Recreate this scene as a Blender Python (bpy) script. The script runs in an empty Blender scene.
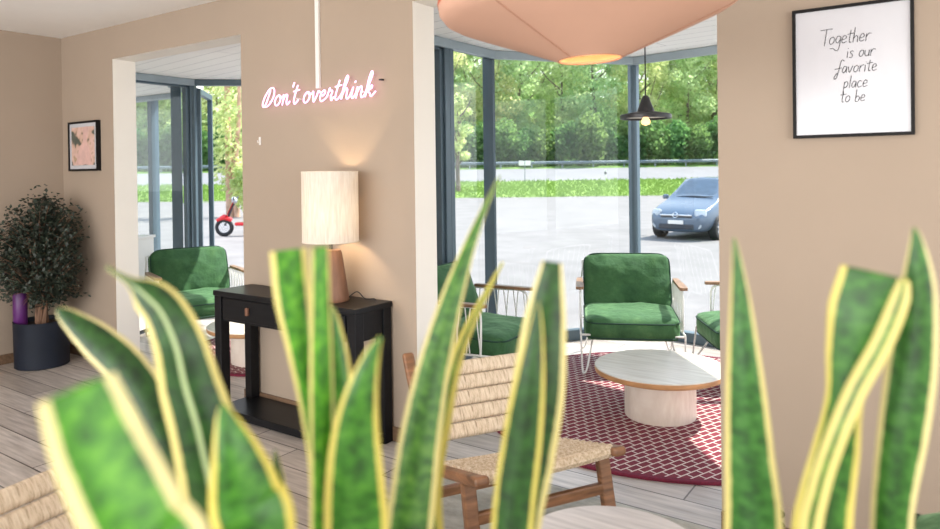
import bpy, bmesh, math, random
from mathutils import Vector, Matrix
R = math.radians
PI = math.pi
SC = bpy.context.scene
COL = SC.collection

# ------------------------------------------------------------------ camera
CAMPOS = Vector((0.0, 0.0, 1.42))
F_PX, PX, PY = 701.4, 470.0, 177.9
YAW, PITCH, ROLL = 0.6048, 0.00724, -0.0127


def cam_axes():
    cy, sy, cp, sp, cr, sr = (math.cos(YAW), math.sin(YAW), math.cos(PITCH), math.sin(PITCH), math.cos(ROLL), math.sin(ROLL))
    A = Matrix(((cy, 0, sy), (0, 1, 0), (-sy, 0, cy)))
    B = Matrix(((1, 0, 0), (0, cp, -sp), (0, sp, cp)))
    C = Matrix(((cr, -sr, 0), (sr, cr, 0), (0, 0, 1)))
    m = C @ B @ A
    cv = lambda v: Vector((v[0], v[2], -v[1]))
    return cv(m[0]), cv(m[1]), cv(m[2])


AX_R, AX_D, AX_F = cam_axes()
cam = bpy.data.cameras.new('camera')
camo = bpy.data.objects.new('camera', cam)
COL.objects.link(camo)
rot = Matrix((AX_R, -AX_D, -AX_F)).transposed()
camo.matrix_world = Matrix.Translation(CAMPOS) @ rot.to_4x4()
cam.sensor_width = 36.0
cam.lens = F_PX / 940 * 36
cam.shift_y = -(264.5 - PY) / 940
cam.clip_start = 0.02
cam.clip_end = 600
cam.dof.use_dof = True
cam.dof.focus_distance = 3.9
cam.dof.aperture_fstop = 3.2
SC.camera = camo

# ------------------------------------------------------------------ world, sun, exposure
w = bpy.data.worlds.new('sky')
SC.world = w
w.use_nodes = True
nt = w.node_tree
nt.nodes.clear()
out = nt.nodes.new('ShaderNodeOutputWorld')
bg = nt.nodes.new('ShaderNodeBackground')
tc = nt.nodes.new('ShaderNodeTexCoord')
sep = nt.nodes.new('ShaderNodeSeparateXYZ')
rmp = nt.nodes.new('ShaderNodeValToRGB')
rmp.color_ramp.elements[0].position = 0.0
rmp.color_ramp.elements[0].color = (1.0, 1.0, 1.0, 1)
rmp.color_ramp.elements[1].position = 0.9
rmp.color_ramp.elements[1].color = (0.50, 0.70, 1.0, 1)
nt.links.new(tc.outputs['Generated'], sep.inputs[0])
nt.links.new(sep.outputs[2], rmp.inputs[0])
nt.links.new(rmp.outputs[0], bg.inputs[0])
bg.inputs[1].default_value = 2.0
nt.links.new(bg.outputs[0], out.inputs[0])

sd = bpy.data.lights.new('sun', 'SUN')
sd.energy = 9.0
sd.angle = R(0.6)
sd.color = (1.0, 0.95, 0.87)
so = bpy.data.objects.new('sun', sd)
COL.objects.link(so)
EL = R(53.5)
az = Vector((0.55, 0.835, 0)).normalized()
sdir = Vector((az.x * math.cos(EL), az.y * math.cos(EL), math.sin(EL)))
so.rotation_euler = sdir.to_track_quat('Z', 'Y').to_euler()


def area(name, loc, aim, sx, sy, power, color=(1, 1, 1)):
    d = bpy.data.lights.new(name, 'AREA')
    d.shape = 'RECTANGLE'
    d.size, d.size_y, d.energy, d.color = sx, sy, power, color
    o = bpy.data.objects.new(name, d)
    COL.objects.link(o)
    o.location = loc
    o.rotation_euler = (Vector(aim) - Vector(loc)).to_track_quat('-Z', 'Y').to_euler()
    return o


# fill lights added to brighten the room, behind the camera and at the side
area('rear_fill_light', (-2.2, -3.05, 1.45), (-2.2, 2.8, 1.3), 6.6, 2.0, 205, (1.0, 0.985, 0.96))
area('side_fill_light', (2.95, 0.2, 1.45), (-3.0, 1.2, 1.2), 4.2, 2.0, 80, (1.0, 0.985, 0.96))

SC.view_settings.view_transform = 'Standard'
SC.view_settings.look = 'None'
SC.view_settings.exposure = 0.28
SC.view_settings.gamma = 1.0
SC.view_settings.use_curve_mapping = False
SC.cycles.use_denoising = True
SC.cycles.max_bounces = 10
SC.cycles.transparent_max_bounces = 24
SC.cycles.sample_clamp_indirect = 6.0


# ------------------------------------------------------------------ materials
def newmat(name):
    m = bpy.data.materials.new(name)
    m.use_nodes = True
    n = m.node_tree
    b = n.nodes['Principled BSDF']
    return m, n, b


def objcoord(n, scale=(1, 1, 1), rotz=0, loc=(0, 0, 0), src='Object'):
    t = n.nodes.new('ShaderNodeTexCoord')
    mp = n.nodes.new('ShaderNodeMapping')
    mp.inputs['Scale'].default_value = scale
    mp.inputs['Rotation'].default_value = (0, 0, rotz)
    mp.inputs['Location'].default_value = loc
    n.links.new(t.outputs[src], mp.inputs[0])
    return mp.outputs[0]


def noise(n, vec, scale, detail=4.0, rough=0.55):
    t = n.nodes.new('ShaderNodeTexNoise')
    t.inputs['Scale'].default_value = scale
    t.inputs['Detail'].default_value = detail
    t.inputs['Roughness'].default_value = rough
    n.links.new(vec, t.inputs['Vector'])
    return t.outputs[0]


def ramp(n, fac, stops):
    r = n.nodes.new('ShaderNodeValToRGB')
    e = r.color_ramp.elements
    while len(e) < len(stops):
        e.new(0.5)
    for i, (p, c) in enumerate(stops):
        e[i].position = p
        e[i].color = (*c, 1)
    n.links.new(fac, r.inputs[0])
    return r.outputs[0]


def mixc(n, fac, a, b, mode='MIX'):
    x = n.nodes.new('ShaderNodeMix')
    x.data_type = 'RGBA'
    x.blend_type = mode
    for s, v in ((x.inputs[0], fac), (x.inputs[6], a), (x.inputs[7], b)):
        if isinstance(v, (int, float)):
            s.default_value = v
        elif isinstance(v, tuple):
            s.default_value = (*v, 1)
        else:
            n.links.new(v, s)
    return x.outputs[2]


def bump(n, b, h, strength=0.3, dist=0.01):
    k = n.nodes.new('ShaderNodeBump')
    k.inputs['Strength'].default_value = strength
    k.inputs['Distance'].default_value = dist
    n.links.new(h, k.inputs['Height'])
    n.links.new(k.outputs[0], b.inputs['Normal'])


def pmat(name, col, rough=0.5, metal=0.0, var=0.0, vscale=8.0, vstretch=(1, 1, 1), bmp=0.0, bdist=0.005, spec=0.5, sheen=0.0):
    m, n, b = newmat(name)
    b.inputs['Roughness'].default_value = rough
    b.inputs['Metallic'].default_value = metal
    b.inputs['Specular IOR Level'].default_value = spec
    if sheen:
        b.inputs['Sheen Weight'].default_value = sheen
        b.inputs['Sheen Roughness'].default_value = 0.4
        b.inputs['Sheen Tint'].default_value = (min(1, col[0] * 3 + .2), min(1, col[1] * 2 + .3), min(1, col[2] * 3 + .2), 1)
    v = objcoord(n, vstretch)
    f = noise(n, v, vscale)
    lo = tuple(max(0, c * (1 - var)) for c in col)
    hi = tuple(min(1, c * (1 + var)) for c in col)
    n.links.new(ramp(n, f, [(0.3, lo), (0.7, hi)]), b.inputs['Base Color'])
    if bmp:
        bump(n, b, f, bmp, bdist)
    return m


def emat(name, col, strength):
    m, n, b = newmat(name)
    b.inputs['Base Color'].default_value = (*col, 1)
    b.inputs['Emission Color'].default_value = (*col, 1)
    b.inputs['Emission Strength'].default_value = strength
    return m


M = {}
M['wall'] = pmat('beige_wall_paint', (0.365, 0.29, 0.226), 0.85, var=0.02, vscale=2, bmp=0.04, spec=0.2)
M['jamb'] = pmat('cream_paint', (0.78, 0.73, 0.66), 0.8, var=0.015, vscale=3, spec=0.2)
M['white'] = pmat('white_ceiling_paint', (0.90, 0.88, 0.85), 0.85, var=0.01, spec=0.2)
M['base'] = pmat('brown_wood_baseboard', (0.16, 0.095, 0.055), 0.5, var=0.3, vscale=6, vstretch=(1, 8, 8))
M['frame'] = pmat('anthracite_aluminium', (0.085, 0.125, 0.155), 0.4, metal=0.15, var=0.05)
M['rail'] = pmat('grey_aluminium', (0.33, 0.39, 0.43), 0.4, metal=0.2, var=0.05)
M['black'] = pmat('black_lacquered_wood', (0.006, 0.0065, 0.008), 0.38, var=0.3, vscale=5, vstretch=(1, 10, 10), spec=0.22)
M['navy'] = pmat('dark_navy_plastic', (0.008, 0.012, 0.022), 0.5, var=0.15, spec=0.3)
M['soil'] = pmat('dark_soil', (0.03, 0.02, 0.014), 0.95, var=0.6, vscale=60, bmp=0.8, bdist=0.01)
M['bark'] = pmat('bark', (0.17, 0.095, 0.06), 0.9, var=0.5, vscale=30, vstretch=(1, 1, .2), bmp=0.8, bdist=0.01)
M['treebark'] = pmat('tree_bark', (0.13, 0.10, 0.075), 0.9, var=0.5, vscale=3, vstretch=(1, 1, .3))
M['purple'] = pmat('purple_plastic', (0.10, 0.018, 0.135), 0.4, var=0.1)
M['wood'] = pmat('warm_brown_wood', (0.20, 0.092, 0.042), 0.45, var=0.45, vscale=7, vstretch=(1, 1, 7), bmp=0.1)
M['armwood'] = pmat('mid_brown_oak', (0.24, 0.13, 0.07), 0.45, var=0.35, vscale=9, vstretch=(6, 1, 6))
M['lampwood'] = pmat('turned_brown_wood', (0.18, 0.085, 0.047), 0.5, var=0.3, vscale=6, vstretch=(5, 5, .8))
M['edge'] = pmat('amber_table_edge', (0.44, 0.23, 0.10), 0.45, var=0.25, vscale=10, vstretch=(1, 1, 6))
M['rod'] = pmat('white_painted_steel', (0.78, 0.77, 0.74), 0.35, var=0.02)
M['cordwhite'] = pmat('cream_cord', (0.78, 0.72, 0.62), 0.8, var=0.1, vscale=40)
M['piping'] = pmat('dark_green_piping', (0.010, 0.045, 0.026), 0.8, var=0.1)
M['peach'] = pmat('peach_fabric_shade', (0.62, 0.37, 0.27), 0.7, var=0.04, vscale=3, spec=0.25)
M['seam'] = pmat('brown_seam', (0.40, 0.20, 0.13), 0.8)
M['redband'] = pmat('rust_red_trim', (0.50, 0.09, 0.03), 0.6, var=0.1)
M['charcoal'] = pmat('charcoal_metal', (0.035, 0.033, 0.035), 0.4, metal=0.3, var=0.1)
M['paper'] = pmat('white_paper', (0.53, 0.53, 0.565), 0.25, var=0.01, spec=0.6)
M['ink'] = pmat('black_ink', (0.02, 0.02, 0.022), 0.6)
M['blackframe'] = pmat('black_frame', (0.008, 0.007, 0.007), 0.55, var=0.2, spec=0.2)
M['plasticwhite'] = pmat('white_plastic', (0.74, 0.72, 0.69), 0.4, var=0.02)
M['rubber'] = pmat('black_rubber', (0.012, 0.012, 0.013), 0.7)
M['leather'] = pmat('tan_leather', (0.16, 0.07, 0.04), 0.6, var=0.2, vscale=60)
M['carpaint'] = pmat('blue_grey_car_paint', (0.11, 0.15, 0.205), 0.22, metal=0.35, var=0.03)
M['carglass'] = pmat('dark_car_glass', (0.13, 0.19, 0.27), 0.06, var=0.1, spec=0.9)
M['chrome'] = pmat('chrome', (0.75, 0.77, 0.80), 0.15, metal=0.9)
M['lampglass'] = pmat('headlight_glass', (0.40, 0.44, 0.48), 0.1, var=0.2, vscale=20)
M['cargrey'] = pmat('dark_grey_plastic', (0.03, 0.035, 0.045), 0.6)
M['scooterred'] = pmat('red_scooter_paint', (0.62, 0.02, 0.025), 0.25, var=0.05)
M['asphalt'] = pmat('pale_asphalt', (0.205, 0.193, 0.188), 0.9, var=0.12, vscale=1.2, spec=0.2)
M['road'] = pmat('road_asphalt', (0.21, 0.205, 0.21), 0.9, var=0.06, vscale=.5, spec=0.2)
M['verge'] = pmat('verge_grass', (0.13, 0.22, 0.05), 0.95, var=0.45, vscale=1.4, spec=0.1)
M['steelrail'] = pmat('galvanised_steel', (0.20, 0.24, 0.26), 0.5, metal=0.3, var=0.1)
M['planter'] = pmat('grey_planter_fibre', (0.25, 0.25, 0.24), 0.8, var=0.1)
M['rattan'] = pmat('pale_rattan', (0.62, 0.46, 0.28), 0.7, var=0.25, vscale=30, vstretch=(1, 1, .2))

# white boarded sunroom ceiling
m, n, b = newmat('white_ceiling_boards')
br = n.nodes.new('ShaderNodeTexBrick')
n.links.new(objcoord(n, rotz=R(8)), br.inputs['Vector'])
br.inputs['Scale'].default_value = 1
br.inputs['Color1'].default_value = (0.93, 0.92, 0.90, 1)
br.inputs['Color2'].default_value = (0.91, 0.90, 0.88, 1)
br.inputs['Mortar'].default_value = (0.52, 0.52, 0.52, 1)
br.inputs['Mortar Size'].default_value = 0.004
br.inputs['Brick Width'].default_value = 2.6
br.inputs['Row Height'].default_value = 0.16
n.links.new(br.outputs[0], b.inputs['Base Color'])
b.inputs['Roughness'].default_value = 0.7
M['boards'] = m

# wood-look floor tiles
m, n, b = newmat('grey_wood_look_tiles')
br = n.nodes.new('ShaderNodeTexBrick')
n.links.new(objcoord(n, loc=(0.05, -0.014, 0)), br.inputs['Vector'])
br.inputs['Scale'].default_value = 1
br.inputs['Color1'].default_value = (0.37, 0.325, 0.29, 1)
br.inputs['Color2'].default_value = (0.56, 0.51, 0.47, 1)
br.inputs['Mortar'].default_value = (0.10, 0.085, 0.075, 1)
br.inputs['Mortar Size'].default_value = 0.0040
br.inputs['Brick Width'].default_value = 0.92
br.inputs['Row Height'].default_value = 0.175
br.offset = 0.37
g = noise(n, objcoord(n, (1.2, 14, 1)), 3.0, 6)
col = mixc(n, 0.75, br.outputs[0], ramp(n, g, [(0.25, (0.50, 0.47, 0.45)), (0.75, (1.35, 1.32, 1.3))]), 'MULTIPLY')
n.links.new(col, b.inputs['Base Color'])
b.inputs['Roughness'].default_value = 0.30
bump(n, b, br.outputs[1], -0.25, 0.002)
M['floor'] = m

# red rug with white brick lattice
m, n, b = newmat('red_brick_pattern_weave')
br = n.nodes.new('ShaderNodeTexBrick')
n.links.new(objcoord(n, rotz=R(-69)), br.inputs['Vector'])
br.inputs['Scale'].default_value = 1
br.inputs['Color1'].default_value = (0.15, 0.016, 0.030, 1)
br.inputs['Color2'].default_value = (0.18, 0.02, 0.038, 1)
br.inputs['Mortar'].default_value = (0.64, 0.54, 0.49, 1)
br.inputs['Mortar Size'].default_value = 0.0036
br.inputs['Mortar Smooth'].default_value = 0.1
br.inputs['Brick Width'].default_value = 0.070
br.inputs['Row Height'].default_value = 0.042
n.links.new(br.outputs[0], b.inputs['Base Color'])
b.inputs['Roughness'].default_value = 0.95
bump(n, b, noise(n, objcoord(n), 260), 0.5, 0.004)
M['redrug'] = m
M['rugborder'] = pmat('dark_red_rug_border', (0.14, 0.010, 0.03), 0.95, var=0.2, vscale=80)

# mottled grey rug
m, n, b = newmat('mottled_grey_weave')
f1 = noise(n, objcoord(n, (1, 1.6, 1)), 5.0, 8, 0.7)
c1 = ramp(n, f1, [(0.3, (0.20, 0.20, 0.18)), (0.5, (0.36, 0.35, 0.31)), (0.72, (0.52, 0.51, 0.47))])
n.links.new(c1, b.inputs['Base Color'])
b.inputs['Roughness'].default_value = 0.95
bump(n, b, noise(n, objcoord(n), 180), 0.5, 0.004)
M['greyrug'] = m


# rope / seagrass
def ropemat(name, a, c, stretch, spec):
    m, n, b = newmat(name)
    f = noise(n, objcoord(n, stretch), 60.0, 4, 0.7)
    n.links.new(ramp(n, f, [(0.28, a), (0.5, c), (0.75, spec)]), b.inputs['Base Color'])
    b.inputs['Roughness'].default_value = 0.8
    bump(n, b, f, 0.9, 0.006)
    return m


M['rope'] = ropemat('seagrass_rope', (0.32, 0.23, 0.145), (0.62, 0.49, 0.35), (2.2, .3, .3), (0.76, 0.65, 0.51))
M['weave'] = ropemat('seagrass_weave', (0.33, 0.23, 0.14), (0.58, 0.45, 0.31), (1.5, 1.5, 1.5), (0.80, 0.70, 0.57))

# green velvet
m, n, b = newmat('green_velvet')
f1 = noise(n, objcoord(n), 4.0, 6, 0.65)
n.links.new(ramp(n, f1, [(0.35, (0.026, 0.078, 0.032)), (0.55, (0.050, 0.128, 0.050)), (0.75, (0.100, 0.20, 0.078))]), b.inputs['Base Color'])
b.inputs['Roughness'].default_value = 0.75
b.inputs['Sheen Weight'].default_value = 0.6
b.inputs['Sheen Roughness'].default_value = 0.35
b.inputs['Sheen Tint'].default_value = (0.45, 0.75, 0.42, 1)
b.inputs['Specular IOR Level'].default_value = 0.2
bump(n, b, noise(n, objcoord(n), 14, 5), 0.5, 0.02)
M['velvet'] = m


# pale wood tops
def topmat(name, c1, c2, rz, rough=0.3):
    m, n, b = newmat(name)
    f = noise(n, objcoord(n, (1.5, 18, 3), rotz=rz), 3.0, 6)
    n.links.new(ramp(n, f, [(0.3, c1), (0.7, c2)]), b.inputs['Base Color'])
    b.inputs['Roughness'].default_value = rough
    return m


M['paletop'] = topmat('pale_limed_wood_top', (0.52, 0.46, 0.40), (0.66, 0.60, 0.53), R(35), 0.25)
M['palewood'] = topmat('pale_limed_wood', (0.72, 0.62, 0.53), (0.84, 0.76, 0.67), R(10), 0.6)
M['whitetop'] = topmat('whitewashed_wood_top', (0.44, 0.41, 0.41), (0.66, 0.62, 0.61), R(60), 0.35)

# linen lamp shade, translucent
m, n, b = newmat('linen_shade')
f = noise(n, objcoord(n, (9, 9, 1)), 9.0, 4)
sc_ = ramp(n, f, [(0.35, (0.74, 0.69, 0.63)), (0.65, (0.86, 0.83, 0.78))])
n.links.new(sc_, b.inputs['Base Color'])
b.inputs['Roughness'].default_value = 0.9
tr = n.nodes.new('ShaderNodeBsdfTranslucent')
n.links.new(sc_, tr.inputs[0])
mx = n.nodes.new('ShaderNodeMixShader')
mx.inputs[0].default_value = 0.45
n.links.new(b.outputs[0], mx.inputs[1])
n.links.new(tr.outputs[0], mx.inputs[2])
n.links.new(mx.outputs[0], n.nodes['Material Output'].inputs[0])
M['linen'] = m

# window glass: clear with a mirror share
m, n, b = newmat('window_glass')
n.nodes.remove(b)
t_ = n.nodes.new('ShaderNodeBsdfTransparent')
t_.inputs[0].default_value = (0.95, 0.975, 0.965, 1)
g_ = n.nodes.new('ShaderNodeBsdfGlossy')
g_.inputs['Roughness'].default_value = 0.0
g_.inputs[0].default_value = (0.9, 0.95, 1, 1)
fr = n.nodes.new('ShaderNodeFresnel')
fr.inputs[0].default_value = 1.5
mx = n.nodes.new('ShaderNodeMixShader')
n.links.new(fr.outputs[0], mx.inputs[0])
n.links.new(t_.outputs[0], mx.inputs[1])
n.links.new(g_.outputs[0], mx.inputs[2])
n.links.new(mx.outputs[0], n.nodes['Material Output'].inputs[0])
M['glass'] = m


# leaves of trees
def leafmat(name, c1, c2, trans=0.68):
    m, n, b = newmat(name)
    oi = n.nodes.new('ShaderNodeObjectInfo')
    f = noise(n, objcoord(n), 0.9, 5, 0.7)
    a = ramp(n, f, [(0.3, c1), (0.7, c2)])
    hs = n.nodes.new('ShaderNodeHueSaturation')
    mr = n.nodes.new('ShaderNodeMapRange')
    mr.inputs[3].default_value = 0.47
    mr.inputs[4].default_value = 0.52
    n.links.new(oi.outputs['Random'], mr.inputs[0])
    n.links.new(mr.outputs[0], hs.inputs['Hue'])
    n.links.new(a, hs.inputs['Color'])
    n.links.new(hs.outputs[0], b.inputs['Base Color'])
    b.inputs['Roughness'].default_value = 0.6
    tr = n.nodes.new('ShaderNodeBsdfTranslucent')
    n.links.new(hs.outputs[0], tr.inputs[0])
    mx = n.nodes.new('ShaderNodeMixShader')
    mx.inputs[0].default_value = trans
    n.links.new(b.outputs[0], mx.inputs[1])
    n.links.new(tr.outputs[0], mx.inputs[2])
    n.links.new(mx.outputs[0], n.nodes['Material Output'].inputs[0])
    return m


M['leaf1'] = leafmat('spring_foliage', (0.25, 0.40, 0.12), (0.96, 0.99, 0.55))  # distance haze and glare put into the pale leaf colours
M['leaf2'] = leafmat('mid_green_foliage', (0.22, 0.38, 0.14), (0.84, 0.95, 0.55))  # same haze lightening painted into the green
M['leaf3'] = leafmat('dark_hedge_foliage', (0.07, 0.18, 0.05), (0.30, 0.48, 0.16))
M['grassblade'] = leafmat('grass_blades', (0.15, 0.25, 0.04), (0.30, 0.42, 0.10), 0.45)
M['figleaf'] = pmat('dark_small_leaves', (0.019, 0.029, 0.018), 0.5, var=0.7, vscale=14, spec=0.5)

# snake plant leaf: UV x across, y along; the object's own colour tints the green
def snakemat(name, edge0, crease_glint=None):
    m, n, b = newmat(name)
    uv = n.nodes.new('ShaderNodeUVMap')
    sx = n.nodes.new('ShaderNodeSeparateXYZ')
    n.links.new(uv.outputs[0], sx.inputs[0])

    def math_(op, a, b_=None, c_=None):
        k = n.nodes.new('ShaderNodeMath')
        k.operation = op
        for i, v in enumerate((a, b_, c_)):
            if v is None:
                continue
            if isinstance(v, (int, float)):
                k.inputs[i].default_value = v
            else:
                n.links.new(v, k.inputs[i])
        return k.outputs[0]
    dist = math_('ABSOLUTE', math_('SUBTRACT', sx.outputs[0], 0.5))
    mp = n.nodes.new('ShaderNodeMapping')
    mp.inputs['Scale'].default_value = (1.4, 20, 1)
    n.links.new(uv.outputs[0], mp.inputs[0])
    nz = noise(n, mp.outputs[0], 2.0, 5, 0.65)
    oi = n.nodes.new('ShaderNodeObjectInfo')
    green = ramp(n, nz, [(0.36, (0.10, 0.24, 0.10)), (0.5, (0.34, 0.60, 0.22)), (0.64, (0.85, 1.0, 0.60))])
    green = mixc(n, 1.0, green, oi.outputs['Color'], 'MULTIPLY')
    ad = math_('ADD', dist, math_('MULTIPLY_ADD', nz, 0.06, -0.03))
    edge = ramp(n, ad, [(edge0 - .012, (0, 0, 0)), (edge0 + .012, (1, 1, 1))])
    cream = mixc(n, oi.outputs['Random'], (0.58, 0.49, 0.09), (0.70, 0.62, 0.30))
    if crease_glint is not None:  # light caught by the fold, painted as a pale line along the leaf
        sd_ = math_('ABSOLUTE', math_('SUBTRACT', sx.outputs[0], crease_glint))
        st_ = ramp(n, sd_, [(0.03, (1, 1, 1)), (0.05, (0, 0, 0))])
        green = mixc(n, st_, green, (0.42, 0.52, 0.26))
    col = mixc(n, edge, green, cream)
    n.links.new(col, b.inputs['Base Color'])
    b.inputs['Roughness'].default_value = 0.42
    tr = n.nodes.new('ShaderNodeBsdfTranslucent')
    n.links.new(col, tr.inputs[0])
    mx = n.nodes.new('ShaderNodeMixShader')
    mx.inputs[0].default_value = 0.2
    n.links.new(b.outputs[0], mx.inputs[1])
    n.links.new(tr.outputs[0], mx.inputs[2])
    n.links.new(mx.outputs[0], n.nodes['Material Output'].inputs[0])
    return m


M['snake'] = snakemat('snake_plant_leaf', 0.385)
M['snake_wide'] = snakemat('snake_plant_leaf_broad_margin', 0.34)
M['snake_crease_lit'] = snakemat('snake_plant_leaf_crease_glint', 0.38, 0.42)  # folded leaf with its crease highlight in the colour
M['snake_yellow'] = snakemat('snake_plant_leaf_yellow', 0.12)

M['neon'] = emat('pink_white_neon', (1.0, 0.50, 0.88), 1.65)
M['bulb'] = emat('warm_bulb', (1.0, 0.62, 0.25), 1.6)
M['bulbhot'] = emat('warm_lamp_bulb', (1.0, 0.74, 0.46), 150.0)
M['amberin'] = pmat('amber_shade_lining', (0.82, 0.62, 0.40), 0.6)


# ------------------------------------------------------------------ mesh building
class MB:
    def __init__(s):
        s.bm = bmesh.new()

    def box(s, c, size, rot=None, mi=0):
        r = bmesh.ops.create_cube(s.bm, size=1.0)
        mt = Matrix.Translation(c) @ (rot.to_4x4() if rot else Matrix()) @ Matrix.Diagonal((*size, 1))
        bmesh.ops.transform(s.bm, matrix=mt, verts=r['verts'])
        for f in {f for v in r['verts'] for f in v.link_faces}:
            f.material_index = mi
        return s

    def bx(s, x0, x1, y0, y1, z0, z1, mi=0):
        return s.box(((x0 + x1) / 2, (y0 + y1) / 2, (z0 + z1) / 2), (x1 - x0, y1 - y0, z1 - z0), mi=mi)

    def bar(s, a, b, w, h, up=(0, 0, 1)):
        a, b = Vector(a), Vector(b)
        d = (b - a)
        z = d.normalized()
        u = Vector(up)
        if abs(z.dot(u)) > 0.98:
            u = Vector((1, 0, 0))
        x = u.cross(z).normalized()
        y = z.cross(x)
        return s.box((a + b) / 2, (w, h, d.length), Matrix((x, y, z)).transposed())

    def tube(s, pts, r, seg=8, closed=False, cap=True):
        pts = [Vector(p) for p in pts]
        n_ = len(pts)
        rr = r if isinstance(r, (list, tuple)) else [r] * n_
        rings = []
        nrm = None
        for i, p in enumerate(pts):
            if closed:
                t = (pts[(i + 1) % n_] - pts[i - 1])
            else:
                t = pts[min(i + 1, n_ - 1)] - pts[max(i - 1, 0)]
            t.normalize()
            if nrm is None:
                u = Vector((0, 0, 1)) if abs(t.z) < 0.9 else Vector((1, 0, 0))
                nrm = u.cross(t).normalized()
            else:
                nrm = (nrm - t * nrm.dot(t))
                if nrm.length < 1e-6:
                    nrm = Vector((1, 0, 0)).cross(t)
                nrm.normalize()
            bt = t.cross(nrm)
            rings.append([s.bm.verts.new(p + (nrm * math.cos(2 * PI * k / seg) + bt * math.sin(2 * PI * k / seg)) * rr[i]) for k in range(seg)])
        m_ = n_ if closed else n_ - 1
        for i in range(m_):
            A, B = rings[i], rings[(i + 1) % n_]
            for k in range(seg):
                s.bm.faces.new((A[k], A[(k + 1) % seg], B[(k + 1) % seg], B[k]))
        if cap and not closed:
            s.bm.faces.new(rings[0][::-1])
            s.bm.faces.new(rings[-1])
        return s

    def lathe(s, prof, seg=40, c=(0, 0, 0), mi=0):
        c = Vector(c)
        rings = []
        for (r, z) in prof:
            if r < 1e-6:
                rings.append([s.bm.verts.new(c + Vector((0, 0, z)))])
            else:
                rings.append([s.bm.verts.new(c + Vector((r * math.cos(2 * PI * k / seg), r * math.sin(2 * PI * k / seg), z))) for k in range(seg)])
        for i in range(len(rings) - 1):
            A, B = rings[i], rings[i + 1]
            for k in range(seg):
                k2 = (k + 1) % seg
                if len(A) == 1 and len(B) == 1:
                    continue
                if len(A) == 1:
                    f = s.bm.faces.new((A[0], B[k2], B[k]))
                elif len(B) == 1:
                    f = s.bm.faces.new((A[k], A[k2], B[0]))
                else:
                    f = s.bm.faces.new((A[k], A[k2], B[k2], B[k]))
                f.material_index = mi
        return s

    def prism(s, poly, z0, z1, mi=0):
        lo = [s.bm.verts.new((x, y, z0)) for x, y in poly]
        hi = [s.bm.verts.new((x, y, z1)) for x, y in poly]
        n_ = len(poly)
        fs = [s.bm.faces.new(lo[::-1]), s.bm.faces.new(hi)]
        for i in range(n_):
            fs.append(s.bm.faces.new((lo[i], lo[(i + 1) % n_], hi[(i + 1) % n_], hi[i])))
        for f in fs:
            f.material_index = mi
        return s

    def grid(s, rows, closed_u=False):
        """rows of points -> quads"""
        V = [[s.bm.verts.new(p) for p in r] for r in rows]
        for i in range(len(V) - 1):
            m_ = len(V[i]) if closed_u else len(V[i]) - 1
            for k in range(m_):
                k2 = (k + 1) % len(V[i])
                s.bm.faces.new((V[i][k], V[i][k2], V[i + 1][k2], V[i + 1][k]))
        return s

    def xf(s, mat):
        bmesh.ops.transform(s.bm, matrix=mat, verts=s.bm.verts[:])
        return s

    def build(s, name, mat, parent=None, smooth=False, bevel=0, bseg=2, sub=0, loc=None, rot=None, recalc=True, ang=40):
        if recalc:
            bmesh.ops.recalc_face_normals(s.bm, faces=s.bm.faces[:])
        me = bpy.data.meshes.new(name)
        s.bm.to_mesh(me)
        s.bm.free()
        for mm in (mat if isinstance(mat, (list, tuple)) else [mat]):
            me.materials.append(mm)
        o = bpy.data.objects.new(name, me)
        COL.objects.link(o)
        if parent:
            o.parent = parent
        if loc:
            o.location = loc
        if rot:
            o.rotation_euler = rot
        if smooth:
            for p in me.polygons:
                p.use_smooth = True
            if ang < 180 and not sub:
                try:
                    me.set_sharp_from_angle(angle=R(ang))
                except Exception:
                    pass
        if bevel:
            b_ = o.modifiers.new('bevel', 'BEVEL')
            b_.width, b_.segments, b_.limit_method = bevel, bseg, 'ANGLE'
            b_.angle_limit = R(40)
        if sub:
            u = o.modifiers.new('subdivision', 'SUBSURF')
            u.levels = u.render_levels = sub
        return o


def tag(o, label=None, cat=None, group=None, kind=None):
    for k, v in (('label', label), ('category', cat), ('group', group), ('kind', kind)):
        if v:
            o[k] = v
    return o


def empty(name, loc, rz=0.0, label=None, cat=None, group=None, kind=None):
    o = bpy.data.objects.new(name, None)
    o.empty_display_size = 0.1
    COL.objects.link(o)
    o.location = loc
    o.rotation_euler = (0, 0, rz)
    return tag(o, label, cat, group, kind)


def copy_tree(o, parent=None):
    c = o.copy()
    COL.objects.link(c)
    c.parent = parent
    for ch in [x for x in ALLKIDS(o)]:
        copy_tree(ch, c)
    return c


def ALLKIDS(o):
    return [x for x in bpy.data.objects if x.parent == o]


def struct(mb, name, mat, parent=None, **k):
    o = mb.build(name, mat, parent, **k)
    if not parent:
        o['kind'] = 'structure'
    return o


def cr(P, per=6, closed=False):
    """Catmull-Rom through points of any dimension"""
    P = [Vector(p) for p in P]
    if len(P) < 3:
        return P
    o = []
    n_ = len(P)
    rng = range(n_ if closed else n_ - 1)
    for i in rng:
        p0 = P[(i - 1) % n_] if closed else P[max(i - 1, 0)]
        p1, p2 = P[i % n_], P[(i + 1) % n_]
        p3 = P[(i + 2) % n_] if closed else P[min(i + 2, n_ - 1)]
        for k in range(per):
            t = k / per
            o.append(0.5 * ((2 * p1) + (p2 - p0) * t + (2 * p0 - 5 * p1 + 4 * p2 - p3) * t * t + (3 * p1 - p0 - 3 * p2 + p3) * t ** 3))
    if not closed:
        o.append(P[-1])
    return o


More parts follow.
